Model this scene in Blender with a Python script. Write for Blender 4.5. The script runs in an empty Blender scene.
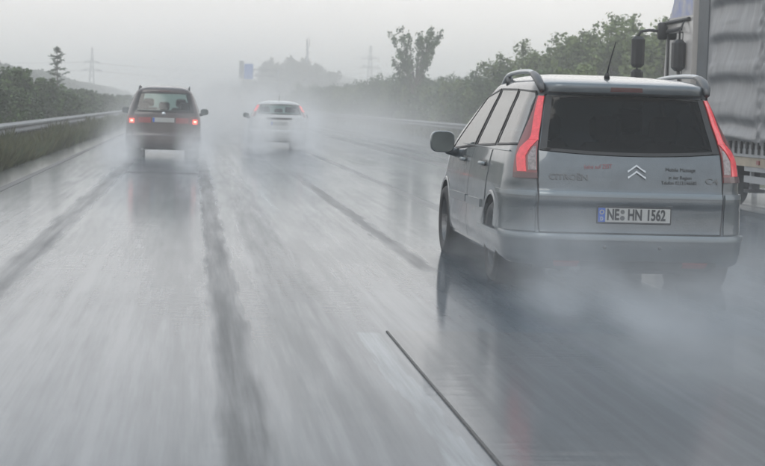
import bpy, math, random
import numpy as np
from mathutils import Vector, Matrix
R = math.radians
random.seed(7)
sc = bpy.context.scene
col = sc.collection

# ------------------------------------------------------------------ camera
F_PX, W_PX = 1800.0, 765.0
CAM_H = 1.37
RGT = Vector((0.99409223, -0.104426, 0.0295946))
UPV = Vector((-0.02210231, 0.07218895, 0.99714605))
FWD = Vector((0.10626438, 0.99190925, -0.06945442))
cam_d = bpy.data.cameras.new('camera')
cam = bpy.data.objects.new('camera', cam_d)
col.objects.link(cam)
m = Matrix.Identity(4)
for i in range(3):
    m[i][0], m[i][1], m[i][2] = RGT[i], UPV[i], -FWD[i]
m[0][3], m[1][3], m[2][3] = 0, 0, CAM_H
cam.matrix_world = m
cam_d.sensor_width = 36
cam_d.lens = 36 * F_PX / W_PX
cam_d.clip_end = 6000
cam_d.clip_start = 0.1
cam_d.dof.use_dof = True
cam_d.dof.focus_distance = 14.2
cam_d.dof.aperture_fstop = 6.3
sc.camera = cam

# ------------------------------------------------------------------ sky, sun, exposure
world = bpy.data.worlds.new("World")
sc.world = world
world.use_nodes = True
wt = world.node_tree
wt.nodes.clear()
SUN_EL, SUN_ROT = R(48), R(200)
sky = wt.nodes.new('ShaderNodeTexSky')
sky.sky_type = 'NISHITA'
sky.sun_disc = False
sky.sun_elevation = SUN_EL
sky.sun_rotation = SUN_ROT
sky.dust_density = 4
tc = wt.nodes.new('ShaderNodeTexCoord')
sep = wt.nodes.new('ShaderNodeSeparateXYZ')
wt.links.new(tc.outputs['Generated'], sep.inputs[0])
mr = wt.nodes.new('ShaderNodeMapRange')
mr.inputs['From Min'].default_value = -0.05
mr.inputs['From Max'].default_value = 1.0
wt.links.new(sep.outputs['Z'], mr.inputs['Value'])
ramp = wt.nodes.new('ShaderNodeMix')
ramp.data_type = 'RGBA'
ramp.inputs['A'].default_value = (12.9, 12.1, 11.4, 1)      # cloud deck low down
ramp.inputs['B'].default_value = (8.2, 9.9, 11.6, 1)     # cloud deck overhead
wt.links.new(mr.outputs[0], ramp.inputs['Factor'])
cn = wt.nodes.new('ShaderNodeTexNoise')
cn.inputs['Scale'].default_value = 3.0
cn.inputs['Detail'].default_value = 5
mp = wt.nodes.new('ShaderNodeMapping')
mp.inputs['Scale'].default_value = (1, 1, 3.5)
wt.links.new(tc.outputs['Generated'], mp.inputs[0])
wt.links.new(mp.outputs[0], cn.inputs['Vector'])
cm = wt.nodes.new('ShaderNodeMapRange')
cm.inputs['From Min'].default_value = 0.3
cm.inputs['From Max'].default_value = 0.7
cm.inputs['To Min'].default_value = 0.90
cm.inputs['To Max'].default_value = 1.10
wt.links.new(cn.outputs['Fac'], cm.inputs['Value'])
mul = wt.nodes.new('ShaderNodeVectorMath')
mul.operation = 'SCALE'
wt.links.new(ramp.outputs['Result'], mul.inputs[0])
wt.links.new(cm.outputs[0], mul.inputs['Scale'])
mixs = wt.nodes.new('ShaderNodeMix')
mixs.data_type = 'RGBA'
mixs.inputs['Factor'].default_value = 0.95                 # thick cloud over the clear sky
wt.links.new(sky.outputs[0], mixs.inputs['A'])
wt.links.new(mul.outputs[0], mixs.inputs['B'])
bg = wt.nodes.new('ShaderNodeBackground')
bg.inputs['Strength'].default_value = 0.115
wt.links.new(mixs.outputs['Result'], bg.inputs['Color'])
wo = wt.nodes.new('ShaderNodeOutputWorld')
wt.links.new(bg.outputs[0], wo.inputs['Surface'])

sun_d = bpy.data.lights.new('sun', 'SUN')
sun_d.energy = 0.6
sun_d.angle = R(25)
sun_d.color = (1, 0.96, 0.9)
sun = bpy.data.objects.new('sun', sun_d)
col.objects.link(sun)
# sun_rotation measured from +Y clockwise as seen from above
sd = Vector((math.sin(SUN_ROT) * math.cos(SUN_EL), math.cos(SUN_ROT) * math.cos(SUN_EL), math.sin(SUN_EL)))
sun.rotation_euler = (-sd).to_track_quat('-Z', 'Y').to_euler()

vs = sc.view_settings
vs.view_transform = 'Standard'
vs.look = 'None'
vs.exposure = 0.0
vs.gamma = 1
sc.render.engine = 'CYCLES'
sc.cycles.use_denoising = True
sc.cycles.volume_bounces = 1
sc.cycles.max_bounces = 8
sc.cycles.transparent_max_bounces = 16
sc.cycles.volume_step_rate = 1.0
sc.cycles.volume_max_steps = 128
sc.cycles.use_adaptive_sampling = True
sc.cycles.adaptive_threshold = 0.03
sc.cycles.sample_clamp_indirect = 6

# ------------------------------------------------------------------ materials
def mat(name, color=(0.5, 0.5, 0.5), rough=0.5, metal=0.0, spec=0.5, coat=0.0, coat_rough=0.05, emit=None, estr=1.0,
        var=0.0, vscale=5.0, vstretch=(1, 1, 1), color2=None, bump=0.0, bscale=40.0, ior=1.45, rvar=0.0):
    mt = bpy.data.materials.new(name)
    mt.use_nodes = True
    nt = mt.node_tree
    b = nt.nodes['Principled BSDF']
    b.inputs['Base Color'].default_value = (*color, 1)
    b.inputs['Roughness'].default_value = rough
    b.inputs['Metallic'].default_value = metal
    b.inputs['Specular IOR Level'].default_value = spec
    b.inputs['IOR'].default_value = ior
    b.inputs['Coat Weight'].default_value = coat
    b.inputs['Coat Roughness'].default_value = coat_rough
    if emit:
        b.inputs['Emission Color'].default_value = (*emit, 1)
        b.inputs['Emission Strength'].default_value = estr
    if var or color2 or bump or rvar:
        t = nt.nodes.new('ShaderNodeTexCoord')
        mpn = nt.nodes.new('ShaderNodeMapping')
        mpn.inputs['Scale'].default_value = vstretch
        nt.links.new(t.outputs['Object'], mpn.inputs[0])
        n = nt.nodes.new('ShaderNodeTexNoise')
        n.inputs['Scale'].default_value = vscale
        n.inputs['Detail'].default_value = 6
        n.inputs['Roughness'].default_value = 0.6
        nt.links.new(mpn.outputs[0], n.inputs['Vector'])
        if var or color2:
            c2 = color2 or tuple(max(0, c * (1 - var)) for c in color)
            c1 = color if color2 else tuple(min(1, c * (1 + var)) for c in color)
            r = nt.nodes.new('ShaderNodeMapRange')
            r.inputs['From Min'].default_value = 0.35
            r.inputs['From Max'].default_value = 0.65
            nt.links.new(n.outputs['Fac'], r.inputs['Value'])
            mx = nt.nodes.new('ShaderNodeMix')
            mx.data_type = 'RGBA'
            mx.inputs['A'].default_value = (*c2, 1)
            mx.inputs['B'].default_value = (*c1, 1)
            nt.links.new(r.outputs[0], mx.inputs['Factor'])
            nt.links.new(mx.outputs['Result'], b.inputs['Base Color'])
        if rvar:
            r2 = nt.nodes.new('ShaderNodeMapRange')
            r2.inputs['From Min'].default_value = 0.3
            r2.inputs['From Max'].default_value = 0.7
            r2.inputs['To Min'].default_value = max(0.02, rough - rvar)
            r2.inputs['To Max'].default_value = min(1, rough + rvar)
            nt.links.new(n.outputs['Fac'], r2.inputs['Value'])
            nt.links.new(r2.outputs[0], b.inputs['Roughness'])
        if bump:
            n2 = nt.nodes.new('ShaderNodeTexNoise')
            n2.inputs['Scale'].default_value = bscale
            n2.inputs['Detail'].default_value = 4
            nt.links.new(mpn.outputs[0], n2.inputs['Vector'])
            bp = nt.nodes.new('ShaderNodeBump')
            bp.inputs['Strength'].default_value = bump
            bp.inputs['Distance'].default_value = 0.02
            nt.links.new(n2.outputs['Fac'], bp.inputs['Height'])
            nt.links.new(bp.outputs[0], b.inputs['Normal'])
    return mt

def glass_mat(name, tint, rough=0.02, ior=1.5, beads=0.12):
    mt = bpy.data.materials.new(name)
    mt.use_nodes = True
    nt = mt.node_tree
    nt.nodes.clear()
    out = nt.nodes.new('ShaderNodeOutputMaterial')
    tr = nt.nodes.new('ShaderNodeBsdfTransparent')
    tr.inputs[0].default_value = (*tint, 1)
    gl = nt.nodes.new('ShaderNodeBsdfGlossy')
    gl.inputs['Roughness'].default_value = rough
    gl.inputs['Color'].default_value = (1, 1, 1, 1)
    fr = nt.nodes.new('ShaderNodeFresnel')
    geo = nt.nodes.new('ShaderNodeNewGeometry')
    io = nt.nodes.new('ShaderNodeMapRange')
    io.inputs['To Min'].default_value = ior
    io.inputs['To Max'].default_value = 1/ior
    nt.links.new(geo.outputs['Backfacing'], io.inputs['Value'])
    nt.links.new(io.outputs[0], fr.inputs['IOR'])
    # beads of water on the pane
    t = nt.nodes.new('ShaderNodeTexCoord')
    n = nt.nodes.new('ShaderNodeTexNoise')
    n.inputs['Scale'].default_value = 22
    n.inputs['Detail'].default_value = 4
    nt.links.new(t.outputs['Object'], n.inputs['Vector'])
    bp = nt.nodes.new('ShaderNodeBump')
    bp.inputs['Strength'].default_value = beads
    bp.inputs['Distance'].default_value = 0.01
    nt.links.new(n.outputs['Fac'], bp.inputs['Height'])
    nt.links.new(bp.outputs[0], gl.inputs['Normal'])
    mx = nt.nodes.new('ShaderNodeMixShader')
    nt.links.new(fr.outputs[0], mx.inputs[0])
    nt.links.new(tr.outputs[0], mx.inputs[1])
    nt.links.new(gl.outputs[0], mx.inputs[2])
    nt.links.new(mx.outputs[0], out.inputs['Surface'])
    return mt

M = {}
M['silver'] = mat('silver_paint', (0.09, 0.107, 0.12), 0.38, metal=0.6, coat=1.0, coat_rough=0.06, var=0.14, vscale=3.5, bump=0.10, bscale=90, rvar=.08)
M['silver_trim_and_highlight'] = mat('silver_trim_and_highlight', (0.14, 0.165, 0.18), 0.30, metal=0.5, coat=0.6, coat_rough=0.1)  # paler silver for trim, and for highlights painted onto the ledges
M['chrome'] = mat('chrome', (0.42, 0.44, 0.46), 0.22, metal=1.0)
M['rail'] = mat('rail_aluminium', (0.50, 0.52, 0.54), 0.35, metal=0.8)
M['black'] = mat('black_plastic', (0.02, 0.021, 0.023), 0.5, var=0.2)
M['gap'] = mat('shadow_gap_black', (0.012, 0.012, 0.013), 0.8)  # black strips that stand in for the shade inside panel gaps
M['rubber'] = mat('tyre_rubber', (0.02, 0.02, 0.021), 0.65, var=0.3, vscale=20)
M['alloy'] = mat('alloy_rim', (0.16, 0.165, 0.17), 0.45, metal=0.8)
M['interior'] = mat('seat_fabric', (0.03, 0.032, 0.035), 0.9, var=0.2, vscale=20)
M['darkglass'] = glass_mat('privacy_glass', (0.035, 0.042, 0.055), 0.03, ior=1.26)
M['sideglass'] = glass_mat('side_glass', (0.16, 0.19, 0.20), 0.03, ior=2.9, beads=0.02)
M['clearglass'] = glass_mat('green_glass', (0.50, 0.61, 0.58), 0.02)
M['lamp_red'] = mat('red_lens', (0.16, 0.03, 0.03), 0.15, coat=1.0)
M['lamp_lit'] = mat('lit_red_lens', (0.42, 0.035, 0.045), 0.2, emit=(1.0, 0.07, 0.08), estr=0.27, coat=1.0, var=.25, vscale=30)
M['lamp_bright'] = mat('lit_brake_lens', (0.6, 0.03, 0.02), 0.2, emit=(1.0, 0.09, 0.06), estr=2.2)
M['lamp_core'] = mat('lit_bulb', (0.9, 0.3, 0.2), 0.2, emit=(1.0, 0.42, 0.30), estr=4.0)
M['lamp_clear'] = mat('clear_lens', (0.20, 0.17, 0.17), 0.2, coat=1.0, var=0.35, vscale=40)
M['lamp_dark'] = mat('dark_red_lens', (0.07, 0.025, 0.025), 0.2, coat=1.0)
M['reflector'] = mat('red_reflector', (0.22, 0.03, 0.03), 0.3, coat=.6)
M['plate'] = mat('plate_white', (0.36, 0.37, 0.365), 0.4, var=0.05)
M['plate_blue'] = mat('plate_blue', (0.02, 0.09, 0.42), 0.4)
M['ink'] = mat('black_ink', (0.012, 0.012, 0.014), 0.5)
M['ink_red'] = mat('dark_red_ink', (0.22, 0.07, 0.08), 0.5)
M['ink_grey'] = mat('badge_grey', (0.10, 0.105, 0.11), 0.35, metal=0.5)
M['star'] = mat('yellow_star_ink', (0.75, 0.6, 0.1), 0.5)
M['van'] = mat('dark_brown_paint', (0.040, 0.028, 0.028), 0.3, coat=0.6, var=0.15)
M['white'] = mat('white_paint', (0.42, 0.43, 0.43), 0.3, coat=0.5, var=0.05)
M['tarp'] = mat('grey_tarpaulin', (0.20, 0.205, 0.215), 0.42, var=0.16, vscale=1.6, vstretch=(1, 3, 0.5), bump=0.25, bscale=6, spec=0.6)
M['tarp_dark'] = mat('dark_grey_tarpaulin', (0.07, 0.08, 0.09), 0.5, var=0.15, vscale=2, bump=0.2, bscale=6)
M['strap'] = mat('crumpled_foil_grey', (0.36, 0.37, 0.39), 0.35, var=0.4, vscale=9, bump=0.4, bscale=12)
M['cab'] = mat('cab_beige_grey_paint', (0.50, 0.48, 0.46), 0.35, coat=0.5, var=0.06, vscale=2)
M['blueprint'] = mat('faded_blue_print', (0.22, 0.26, 0.48), 0.4, var=0.3, vscale=4, color2=(0.45, 0.44, 0.46))
M['steel'] = mat('galvanised_steel', (0.21, 0.215, 0.22), 0.6, metal=0.3, var=0.15, vscale=3)
M['tan'] = mat('tan_rail_paint', (0.34, 0.29, 0.22), 0.5, var=0.15)
M['frame'] = mat('chassis_dark', (0.03, 0.032, 0.036), 0.6, var=0.3)
M['greyframe'] = mat('grey_rail_paint', (0.30, 0.31, 0.32), 0.5, var=0.1)
M['bark'] = mat('bark', (0.10, 0.085, 0.07), 0.9, var=0.3, vscale=8)
M['leaf_hedge'] = mat('hedge_leaves', (0.046, 0.085, 0.022), 0.6, color2=(0.010, 0.022, 0.006), vscale=1.5)
M['leaf_tree'] = mat('tree_leaves', (0.07, 0.125, 0.028), 0.6, color2=(0.018, 0.038, 0.010), vscale=1.2)
M['leaf_olive'] = mat('olive_leaves', (0.14, 0.185, 0.05), 0.6, color2=(0.05, 0.085, 0.022), vscale=1.2)
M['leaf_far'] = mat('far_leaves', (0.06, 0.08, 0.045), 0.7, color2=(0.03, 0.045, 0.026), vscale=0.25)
M['needles'] = mat('spruce_needles', (0.06, 0.085, 0.05), 0.7, var=0.3, vscale=2)
M['grass'] = mat('verge_grass', (0.075, 0.072, 0.026), 0.8, color2=(0.036, 0.05, 0.018), vscale=1.2)
M['ground'] = mat('meadow_ground', (0.075, 0.085, 0.035), 0.9, color2=(0.05, 0.055, 0.025), vscale=0.3, bump=0.3, bscale=4)
M['sign_blue'] = mat('sign_blue', (0.03, 0.13, 0.45), 0.5)
M['sign_back'] = mat('sign_grey_back', (0.25, 0.26, 0.27), 0.6, var=0.1)

# ------------------------------------------------------------------ mesh helper
def link(name, verts, faces, material, parent=None, smooth=False, loc=None):
    me = bpy.data.meshes.new(name)
    me.from_pydata([tuple(v) for v in verts], [], [tuple(f) for f in faces])
    me.materials.append(material)
    if smooth:
        me.polygons.foreach_set('use_smooth', [True] * len(me.polygons))
    me.update()
    o = bpy.data.objects.new(name, me)
    col.objects.link(o)
    if parent is not None:
        o.parent = parent
    if loc is not None:
        o.location = loc
    return o

def tag(o, label=None, cat=None, group=None, kind=None):
    if label: o['label'] = label
    if cat: o['category'] = cat
    if group: o['group'] = group
    if kind: o['kind'] = kind
    return o

def empty(name, loc, label=None, cat=None, group=None, parent=None, rz=0):
    o = bpy.data.objects.new(name, None)
    o.empty_display_size = 0.2
    col.objects.link(o)
    o.location = loc
    o.rotation_euler = (0, 0, rz)
    if parent is not None: o.parent = parent
    return tag(o, label, cat, group)

def copy_tree(o, parent=None):
    c = o.copy()
    col.objects.link(c)
    if parent is not None: c.parent = parent
    for ch in list(o.children):
        copy_tree(ch, c)
    return c

class MB:
    def __init__(s):
        s.v, s.f = [], []
    def box(s, lo, hi, bevel=0.0, rot=None, pivot=None):
        x0, y0, z0 = lo; x1, y1, z1 = hi
        if bevel <= 0:
            vs = [(x0,y0,z0),(x1,y0,z0),(x1,y1,z0),(x0,y1,z0),(x0,y0,z1),(x1,y0,z1),(x1,y1,z1),(x0,y1,z1)]
            fs = [(0,3,2,1),(4,5,6,7),(0,1,5,4),(1,2,6,5),(2,3,7,6),(3,0,4,7)]
        else:
            b = min(bevel, (x1-x0)*.49, (y1-y0)*.49, (z1-z0)*.49)
            vs, fs = [], []
            lay = [(z0, b), (z0+b, 0), (z1-b, 0), (z1, b)]
            for z, i in lay:
                ring = [(x0+b,y0+i),(x1-b,y0+i),(x1-i,y0+b),(x1-i,y1-b),(x1-b,y1-i),(x0+b,y1-i),(x0+i,y1-b),(x0+i,y0+b)]
                if i:
                    ring = [(x0+b,y0+b*1.01),(x1-b,y0+b*1.01),(x1-b*1.01,y0+b),(x1-b*1.01,y1-b),(x1-b,y1-b*1.01),(x0+b,y1-b*1.01),(x0+b*1.01,y1-b),(x0+b*1.01,y0+b)]
                vs += [(x,y,z) for x,y in ring]
            for l in range(3):
                for k in range(8):
                    a = l*8+k; c = l*8+(k+1)%8
                    fs.append((a, c, c+8, a+8))
            fs.append(tuple(range(7,-1,-1))); fs.append(tuple(range(24,32)))
        if rot is not None:
            pv = Vector(pivot or ((x0+x1)/2,(y0+y1)/2,(z0+z1)/2))
            vs = [tuple(rot @ (Vector(v)-pv) + pv) for v in vs]
        n = len(s.v); s.v += vs; s.f += [tuple(i+n for i in f) for f in fs]
        return s
    def tube(s, pts, rad, seg=8, caps=True):
        pts = [Vector(p) for p in pts]
        rads = rad if isinstance(rad, (list, tuple)) else [rad]*len(pts)
        n0 = len(s.v)
        prev = None
        for i, p in enumerate(pts):
            d = (pts[min(i+1,len(pts)-1)] - pts[max(i-1,0)]).normalized()
            if prev is None:
                a = d.orthogonal().normalized()
            else:
                a = (prev - d*prev.dot(d)).normalized()
            prev = a
            b = d.cross(a)
            for k in range(seg):
                t = 2*math.pi*k/seg
                s.v.append(tuple(p + (a*math.cos(t)+b*math.sin(t))*rads[i]))
        for i in range(len(pts)-1):
            for k in range(seg):
                q = n0+i*seg
                s.f.append((q+k, q+(k+1)%seg, q+seg+(k+1)%seg, q+seg+k))
        if caps:
            s.f.append(tuple(n0+k for k in range(seg-1,-1,-1)))
            e = n0+(len(pts)-1)*seg
            s.f.append(tuple(e+k for k in range(seg)))
        return s
    def lathe(s, prof, axis='x', centre=(0,0,0), seg=28, closed=True):
        n0 = len(s.v)
        c = centre
        for (r, h) in prof:
            for k in range(seg):
                t = 2*math.pi*k/seg
                if axis == 'x': s.v.append((c[0]+h, c[1]+r*math.cos(t), c[2]+r*math.sin(t)))
                elif axis == 'y': s.v.append((c[0]+r*math.cos(t), c[1]+h, c[2]+r*math.sin(t)))
                else: s.v.append((c[0]+r*math.cos(t), c[1]+r*math.sin(t), c[2]+h))
        m_ = len(prof)
        for i in range(m_-1 + (1 if closed else 0)):
            for k in range(seg):
                a = n0+i*seg; b = n0+((i+1) % m_)*seg
                s.f.append((a+k, a+(k+1)%seg, b+(k+1)%seg, b+k))
        return s
    def grid(s, rows):
        n0 = len(s.v); nb = len(rows[0])
        for r in rows: s.v += [tuple(p) for p in r]
        for i in range(len(rows)-1):
            for j in range(nb-1):
                a = n0+i*nb+j
                s.f.append((a, a+1, a+nb+1, a+nb))
        return s
    def prism(s, poly, axis, a, b):
        """closed outline in the plane across `axis`, extruded from a to b"""
        n0 = len(s.v); n = len(poly)
        for h in (a, b):
            for (p, q) in poly:
                s.v.append((h,p,q) if axis=='x' else (p,h,q) if axis=='y' else (p,q,h))
        for k in range(n):
            s.f.append((n0+k, n0+(k+1)%n, n0+n+(k+1)%n, n0+n+k))
        s.f.append(tuple(n0+k for k in range(n-1,-1,-1))); s.f.append(tuple(n0+n+k for k in range(n)))
        return s
    def build(s, name, material, parent=None, smooth=False, loc=None):
        return link(name, s.v, s.f, material, parent, smooth, loc)

def text_mesh(name, body, size, material, parent, matrix, sx=1.0, depth=0.002, align='CENTER', shear=0.0, bold=0.0):
    cu = bpy.data.curves.new(name, 'FONT')
    cu.body = body
    cu.size = size
    cu.align_x = align
    cu.align_y = 'CENTER'
    cu.extrude = depth
    cu.shear = shear
    cu.offset = bold
    cu.resolution_u = 3
    tmp = bpy.data.objects.new(name, cu)
    col.objects.link(tmp)
    dg = bpy.context.evaluated_depsgraph_get()
    me = bpy.data.meshes.new_from_object(tmp.evaluated_get(dg))
    col.objects.unlink(tmp)
    bpy.data.objects.remove(tmp)
    me.name = name
    me.transform(matrix @ Matrix.Diagonal((sx, 1, 1, 1)))
    me.materials.clear()
    me.materials.append(material)
    o = bpy.data.objects.new(name, me)
    col.objects.link(o)
    o.parent = parent
    return o

def pchip(xs, ys):
    xs = np.array(xs, float); ys = np.array(ys, float)
    h = np.diff(xs); d = np.diff(ys)/h
    mm = np.zeros(len(xs))
    for i in range(1, len(xs)-1):
        if d[i-1]*d[i] > 0:
            w1 = 2*h[i]+h[i-1]; w2 = h[i]+2*h[i-1]
            mm[i] = (w1+w2)/(w1/d[i-1]+w2/d[i])
    mm[0] = d[0]; mm[-1] = d[-1]
    def f(x):
        x = min(max(x, xs[0]), xs[-1])
        i = min(int(np.searchsorted(xs, x, side='right'))-1, len(xs)-2)
        i = max(i, 0)
        t = (x-xs[i])/h[i]
        return float((1+2*t)*(1-t)**2*ys[i]+t*(1-t)**2*h[i]*mm[i]+t*t*(3-2*t)*ys[i+1]+t*t*(t-1)*h[i]*mm[i+1])
    return f

# ------------------------------------------------------------------ car shell: a stack of rounded plan outlines
class Shell:
    """rows: (z, half width, rear y, front y, rear corner radius, front corner radius)"""
    def __init__(s, rows, bow=0.05, sub=4):
        n = len(rows)
        vi = list(range(n))
        s.n = n
        s.fn = [pchip(vi, [r[k] for r in rows]) for k in range(6)]
        s.z = [r[0] for r in rows]
        s.bow = bow
        s.sub = sub
        vv = np.linspace(0, n-1, 40*(n-1)+1)
        s._vz = np.array([s.fn[0](v) for v in vv]); s._vv = vv
    def v_of_z(s, z):
        return float(np.interp(z, s._vz, s._vv))
    def prm(s, v):
        z, W, yr, yf, rr, rf = [f(v) for f in s.fn]
        rr = min(rr, W*.85); rf = min(rf, W*.85)
        L = yf-yr
        rry = min(rr*1.25, L*.3); rfy = min(rf*1.3, L*.35)
        ybr = yr + s.bow*((W-rr)/max(W,1e-3))**2
        ybf = yf - 2.5*s.bow*((W-rf)/max(W,1e-3))**2
        return z, W, yr, yf, rr, rf, rry, rfy, ybr, ybf
    def P(s, t, v):
        sg = -1 if t < 0 else 1
        t = abs(t)
        z, W, yr, yf, rr, rf, rry, rfy, ybr, ybf = s.prm(v)
        if t <= 1:
            x = t*(W-rr); y = yr + s.bow*(x/max(W,1e-3))**2
        elif t <= 2:
            a = (t-1)*math.pi/2
            x = W-rr+rr*math.sin(a); y = ybr+rry*(1-math.cos(a))
        elif t <= 3:
            u = t-2
            y0 = ybr+rry; y1 = ybf-rfy
            y = y0+(y1-y0)*u; x = W*(1-0.03*u*u)
        elif t <= 4:
            a = (t-3)*math.pi/2
            Wf = W*.97
            x = Wf-rf+rf*math.cos(a); y = ybf-rfy+rfy*math.sin(a)
        else:
            Wf = W*.97
            x = (5-t)*(Wf-rf); y = yf-(yf-ybf)*(x/max(Wf-rf,1e-3))**2
        return Vector((sg*x, y, z))
    def t_x(s, x, z):
        """signed t on the rear end at lateral x"""
        _, W, yr, yf, rr, rf, rry, rfy, ybr, ybf = s.prm(s.v_of_z(z))
        sg = -1 if x < 0 else 1
        x = abs(x)
        if x <= W-rr: return sg*x/max(W-rr,1e-3)
        return sg*(1+math.asin(min(1,(x-(W-rr))/rr))*2/math.pi)
    def t_y(s, y, z, sg=-1):
        _, W, yr, yf, rr, rf, rry, rfy, ybr, ybf = s.prm(s.v_of_z(z))
        y0 = ybr+rry; y1 = ybf-rfy
        if y < y0:
            c = 1-(y-ybr)/rry
            return sg*(1+math.acos(max(-1,min(1,c)))*2/math.pi)
        if y > y1:
            return sg*(3+math.asin(max(0,min(1,(y-y1)/rfy)))*2/math.pi)
        return sg*(2+(y-y0)/(y1-y0))
    def nrm(s, t, v):
        e = 0.01
        a = s.P(t+e, v)-s.P(t-e, v)
        b = s.P(t, min(v+.04, s.n-1))-s.P(t, max(v-.04, 0))
        n = a.cross(b)
        if n.length < 1e-9: return Vector((0,0,1))
        n.normalize()
        p = s.P(t, v)
        c = Vector((0, (s.prm(v)[2]+s.prm(v)[3])/2, p.z-.4))
        if n.dot(p-c) < 0: n = -n
        return n
    def patch(s, f, na, nb, off, thick, name, material, parent, smooth=True, closed=True):
        """thin solid that follows the shell; f(a,b) -> (t, z) for a,b in 0..1"""
        mb = MB()
        outer, inner = [], []
        for j in range(nb+1):
            ro, ri = [], []
            for i in range(na+1):
                t, z = f(i/na, j/nb)
                v = s.v_of_z(z)
                p = s.P(t, v); n = s.nrm(t, v)
                ro.append(p+n*off); ri.append(p+n*(off-thick))
            outer.append(ro); inner.append(ri)
        mb.grid(outer)
        A = na+1
        if closed:
            base = len(mb.v)
            loop = [(0,i) for i in range(na+1)]+[(j,na) for j in range(1,nb+1)]+[(nb,i) for i in range(na-1,-1,-1)]+[(j,0) for j in range(nb-1,0,-1)]
            for (j,i) in loop: mb.v.append(tuple(outer[j][i]))
            for (j,i) in loop: mb.v.append(tuple(inner[j][i]))
            L = len(loop)
            for k in range(L):
                mb.f.append((base+k, base+(k+1)%L, base+L+(k+1)%L, base+L+k))
        o = mb.build(name, material, parent, False)
        if smooth:
            me = o.data
            fl = [True]*(na*nb)+[False]*(len(me.polygons)-na*nb)
            me.polygons.foreach_set('use_smooth', fl)
        return o
    def body(s, name, material, parent, holes=(), arches=(), skip_below=None):
        ts = list(np.linspace(0,1,13))[:-1]+list(np.linspace(1,2,11))[:-1]+list(np.linspace(2,3,64))[:-1]+list(np.linspace(3,4,9))[:-1]+list(np.linspace(4,5,9))
        full = [-t for t in ts[::-1]][:-1]+ts
        full = full[:-1]
        NT = len(full)
        vvs = list(np.linspace(0, s.n-1, s.sub*(s.n-1)+1))
        # more rows through the flanks so the arches cut cleanly
        verts, key = [], []
        for v in vvs:
            for t in full:
                p = s.P(t, v)
                if 2 <= abs(t) <= 3.2:
                    for (ay, az, ar) in arches:
                        d = math.hypot(p.y-ay, p.z-az)
                        if abs(d-ar) < 0.028 and d > 1e-4:
                            p.y = ay+(p.y-ay)*ar/d; p.z = az+(p.z-az)*ar/d
                verts.append(p); key.append((t, v))
        faces = []
        NV = len(vvs)
        for j in range(NV-1):
            for i in range(NT):
                i2 = (i+1) % NT
                q = (j*NT+i, j*NT+i2, (j+1)*NT+i2, (j+1)*NT+i)
                ctr = sum((verts[k] for k in q), Vector())/4
                tm = (full[i]+full[i2])/2 if i2 else 5.0
                skip = False
                for (ay, az, ar) in arches:
                    if 2 <= abs(tm) <= 3.2 and math.hypot(ctr.y-ay, ctr.z-az) < ar: skip = True
                for h in holes:
                    if h(tm, ctr.z, ctr): skip = True
                if not skip: faces.append(q)
        faces.append(tuple((NV-1)*NT+i for i in range(NT)))
        faces.append(tuple(i for i in range(NT-1,-1,-1)))
        return link(name, verts, faces, material, parent, True)

def rowfn(rows):
    """rows: list of (z, t0, t1) low to high -> f(a,b)"""
    zs = [r[0] for r in rows]
    def f(a, b):
        z = zs[0]+(zs[-1]-zs[0])*b
        t0 = float(np.interp(z, zs, [r[1] for r in rows])); t1 = float(np.interp(z, zs, [r[2] for r in rows]))
        return t0+(t1-t0)*a, z
    return f

def rear_rows(sh, rows):
    return rowfn([(z, sh.t_x(a, z), sh.t_x(b, z)) for z, a, b in rows])

def side_quad(sh, sg, corners):
    """corners (y,z): rear-bottom, front-bottom, front-top, rear-top -> f(a,b), bilinear"""
    rb, fb, ft, rt = corners
    def f(a, b):
        y = (rb[0]*(1-a)+fb[0]*a)*(1-b)+(rt[0]*(1-a)+ft[0]*a)*b
        z = (rb[1]*(1-a)+fb[1]*a)*(1-b)+(rt[1]*(1-a)+ft[1]*a)*b
        return sh.t_y(y, z, sg), z
    return f

def hole_quad(sg, corners, inset=0.03):
    rb, fb, ft, rt = corners
    pts = [rb, fb, ft, rt]
    def inside(tm, z, c):
        if (c.x < 0) != (sg < 0) or abs(c.x) < .3: return False
        y = c.y
        for k in range(4):
            a = pts[k]; b = pts[(k+1)%4]
            cr = (b[0]-a[0])*(z-a[1])-(b[1]-a[1])*(y-a[0])
            if cr/math.hypot(b[0]-a[0], b[1]-a[1]) < inset: return False
        return True
    return inside

def frame_strip(sh, f, w, name, parent, off=0.006, material=None, n=14):
    """dark border that follows the rim of the patch f, w = border as a fraction"""
    mb = MB()
    def ring(a, b, o):
        t, z = f(a, b); v = sh.v_of_z(z)
        return sh.P(t, v)+sh.nrm(t, v)*o
    per = [(i/n, 0) for i in range(n)]+[(1, i/n) for i in range(n)]+[(1-i/n, 1) for i in range(n)]+[(0, 1-i/n) for i in range(n)]
    wa, wb = w
    base = len(mb.v)
    L = len(per)
    for (a, b) in per: mb.v.append(tuple(ring(a, b, off-.012)))
    for (a, b) in per: mb.v.append(tuple(ring(a, b, off)))
    for (a, b) in per: mb.v.append(tuple(ring(wa+(1-2*wa)*a, wb+(1-2*wb)*b, off)))
    for (a, b) in per: mb.v.append(tuple(ring(wa+(1-2*wa)*a, wb+(1-2*wb)*b, off-.012)))
    for q in range(3):
        for k in range(L):
            mb.f.append((base+q*L+k, base+q*L+(k+1)%L, base+(q+1)*L+(k+1)%L, base+(q+1)*L+k))
    return mb.build(name, material or M['black'], parent, False)

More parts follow.
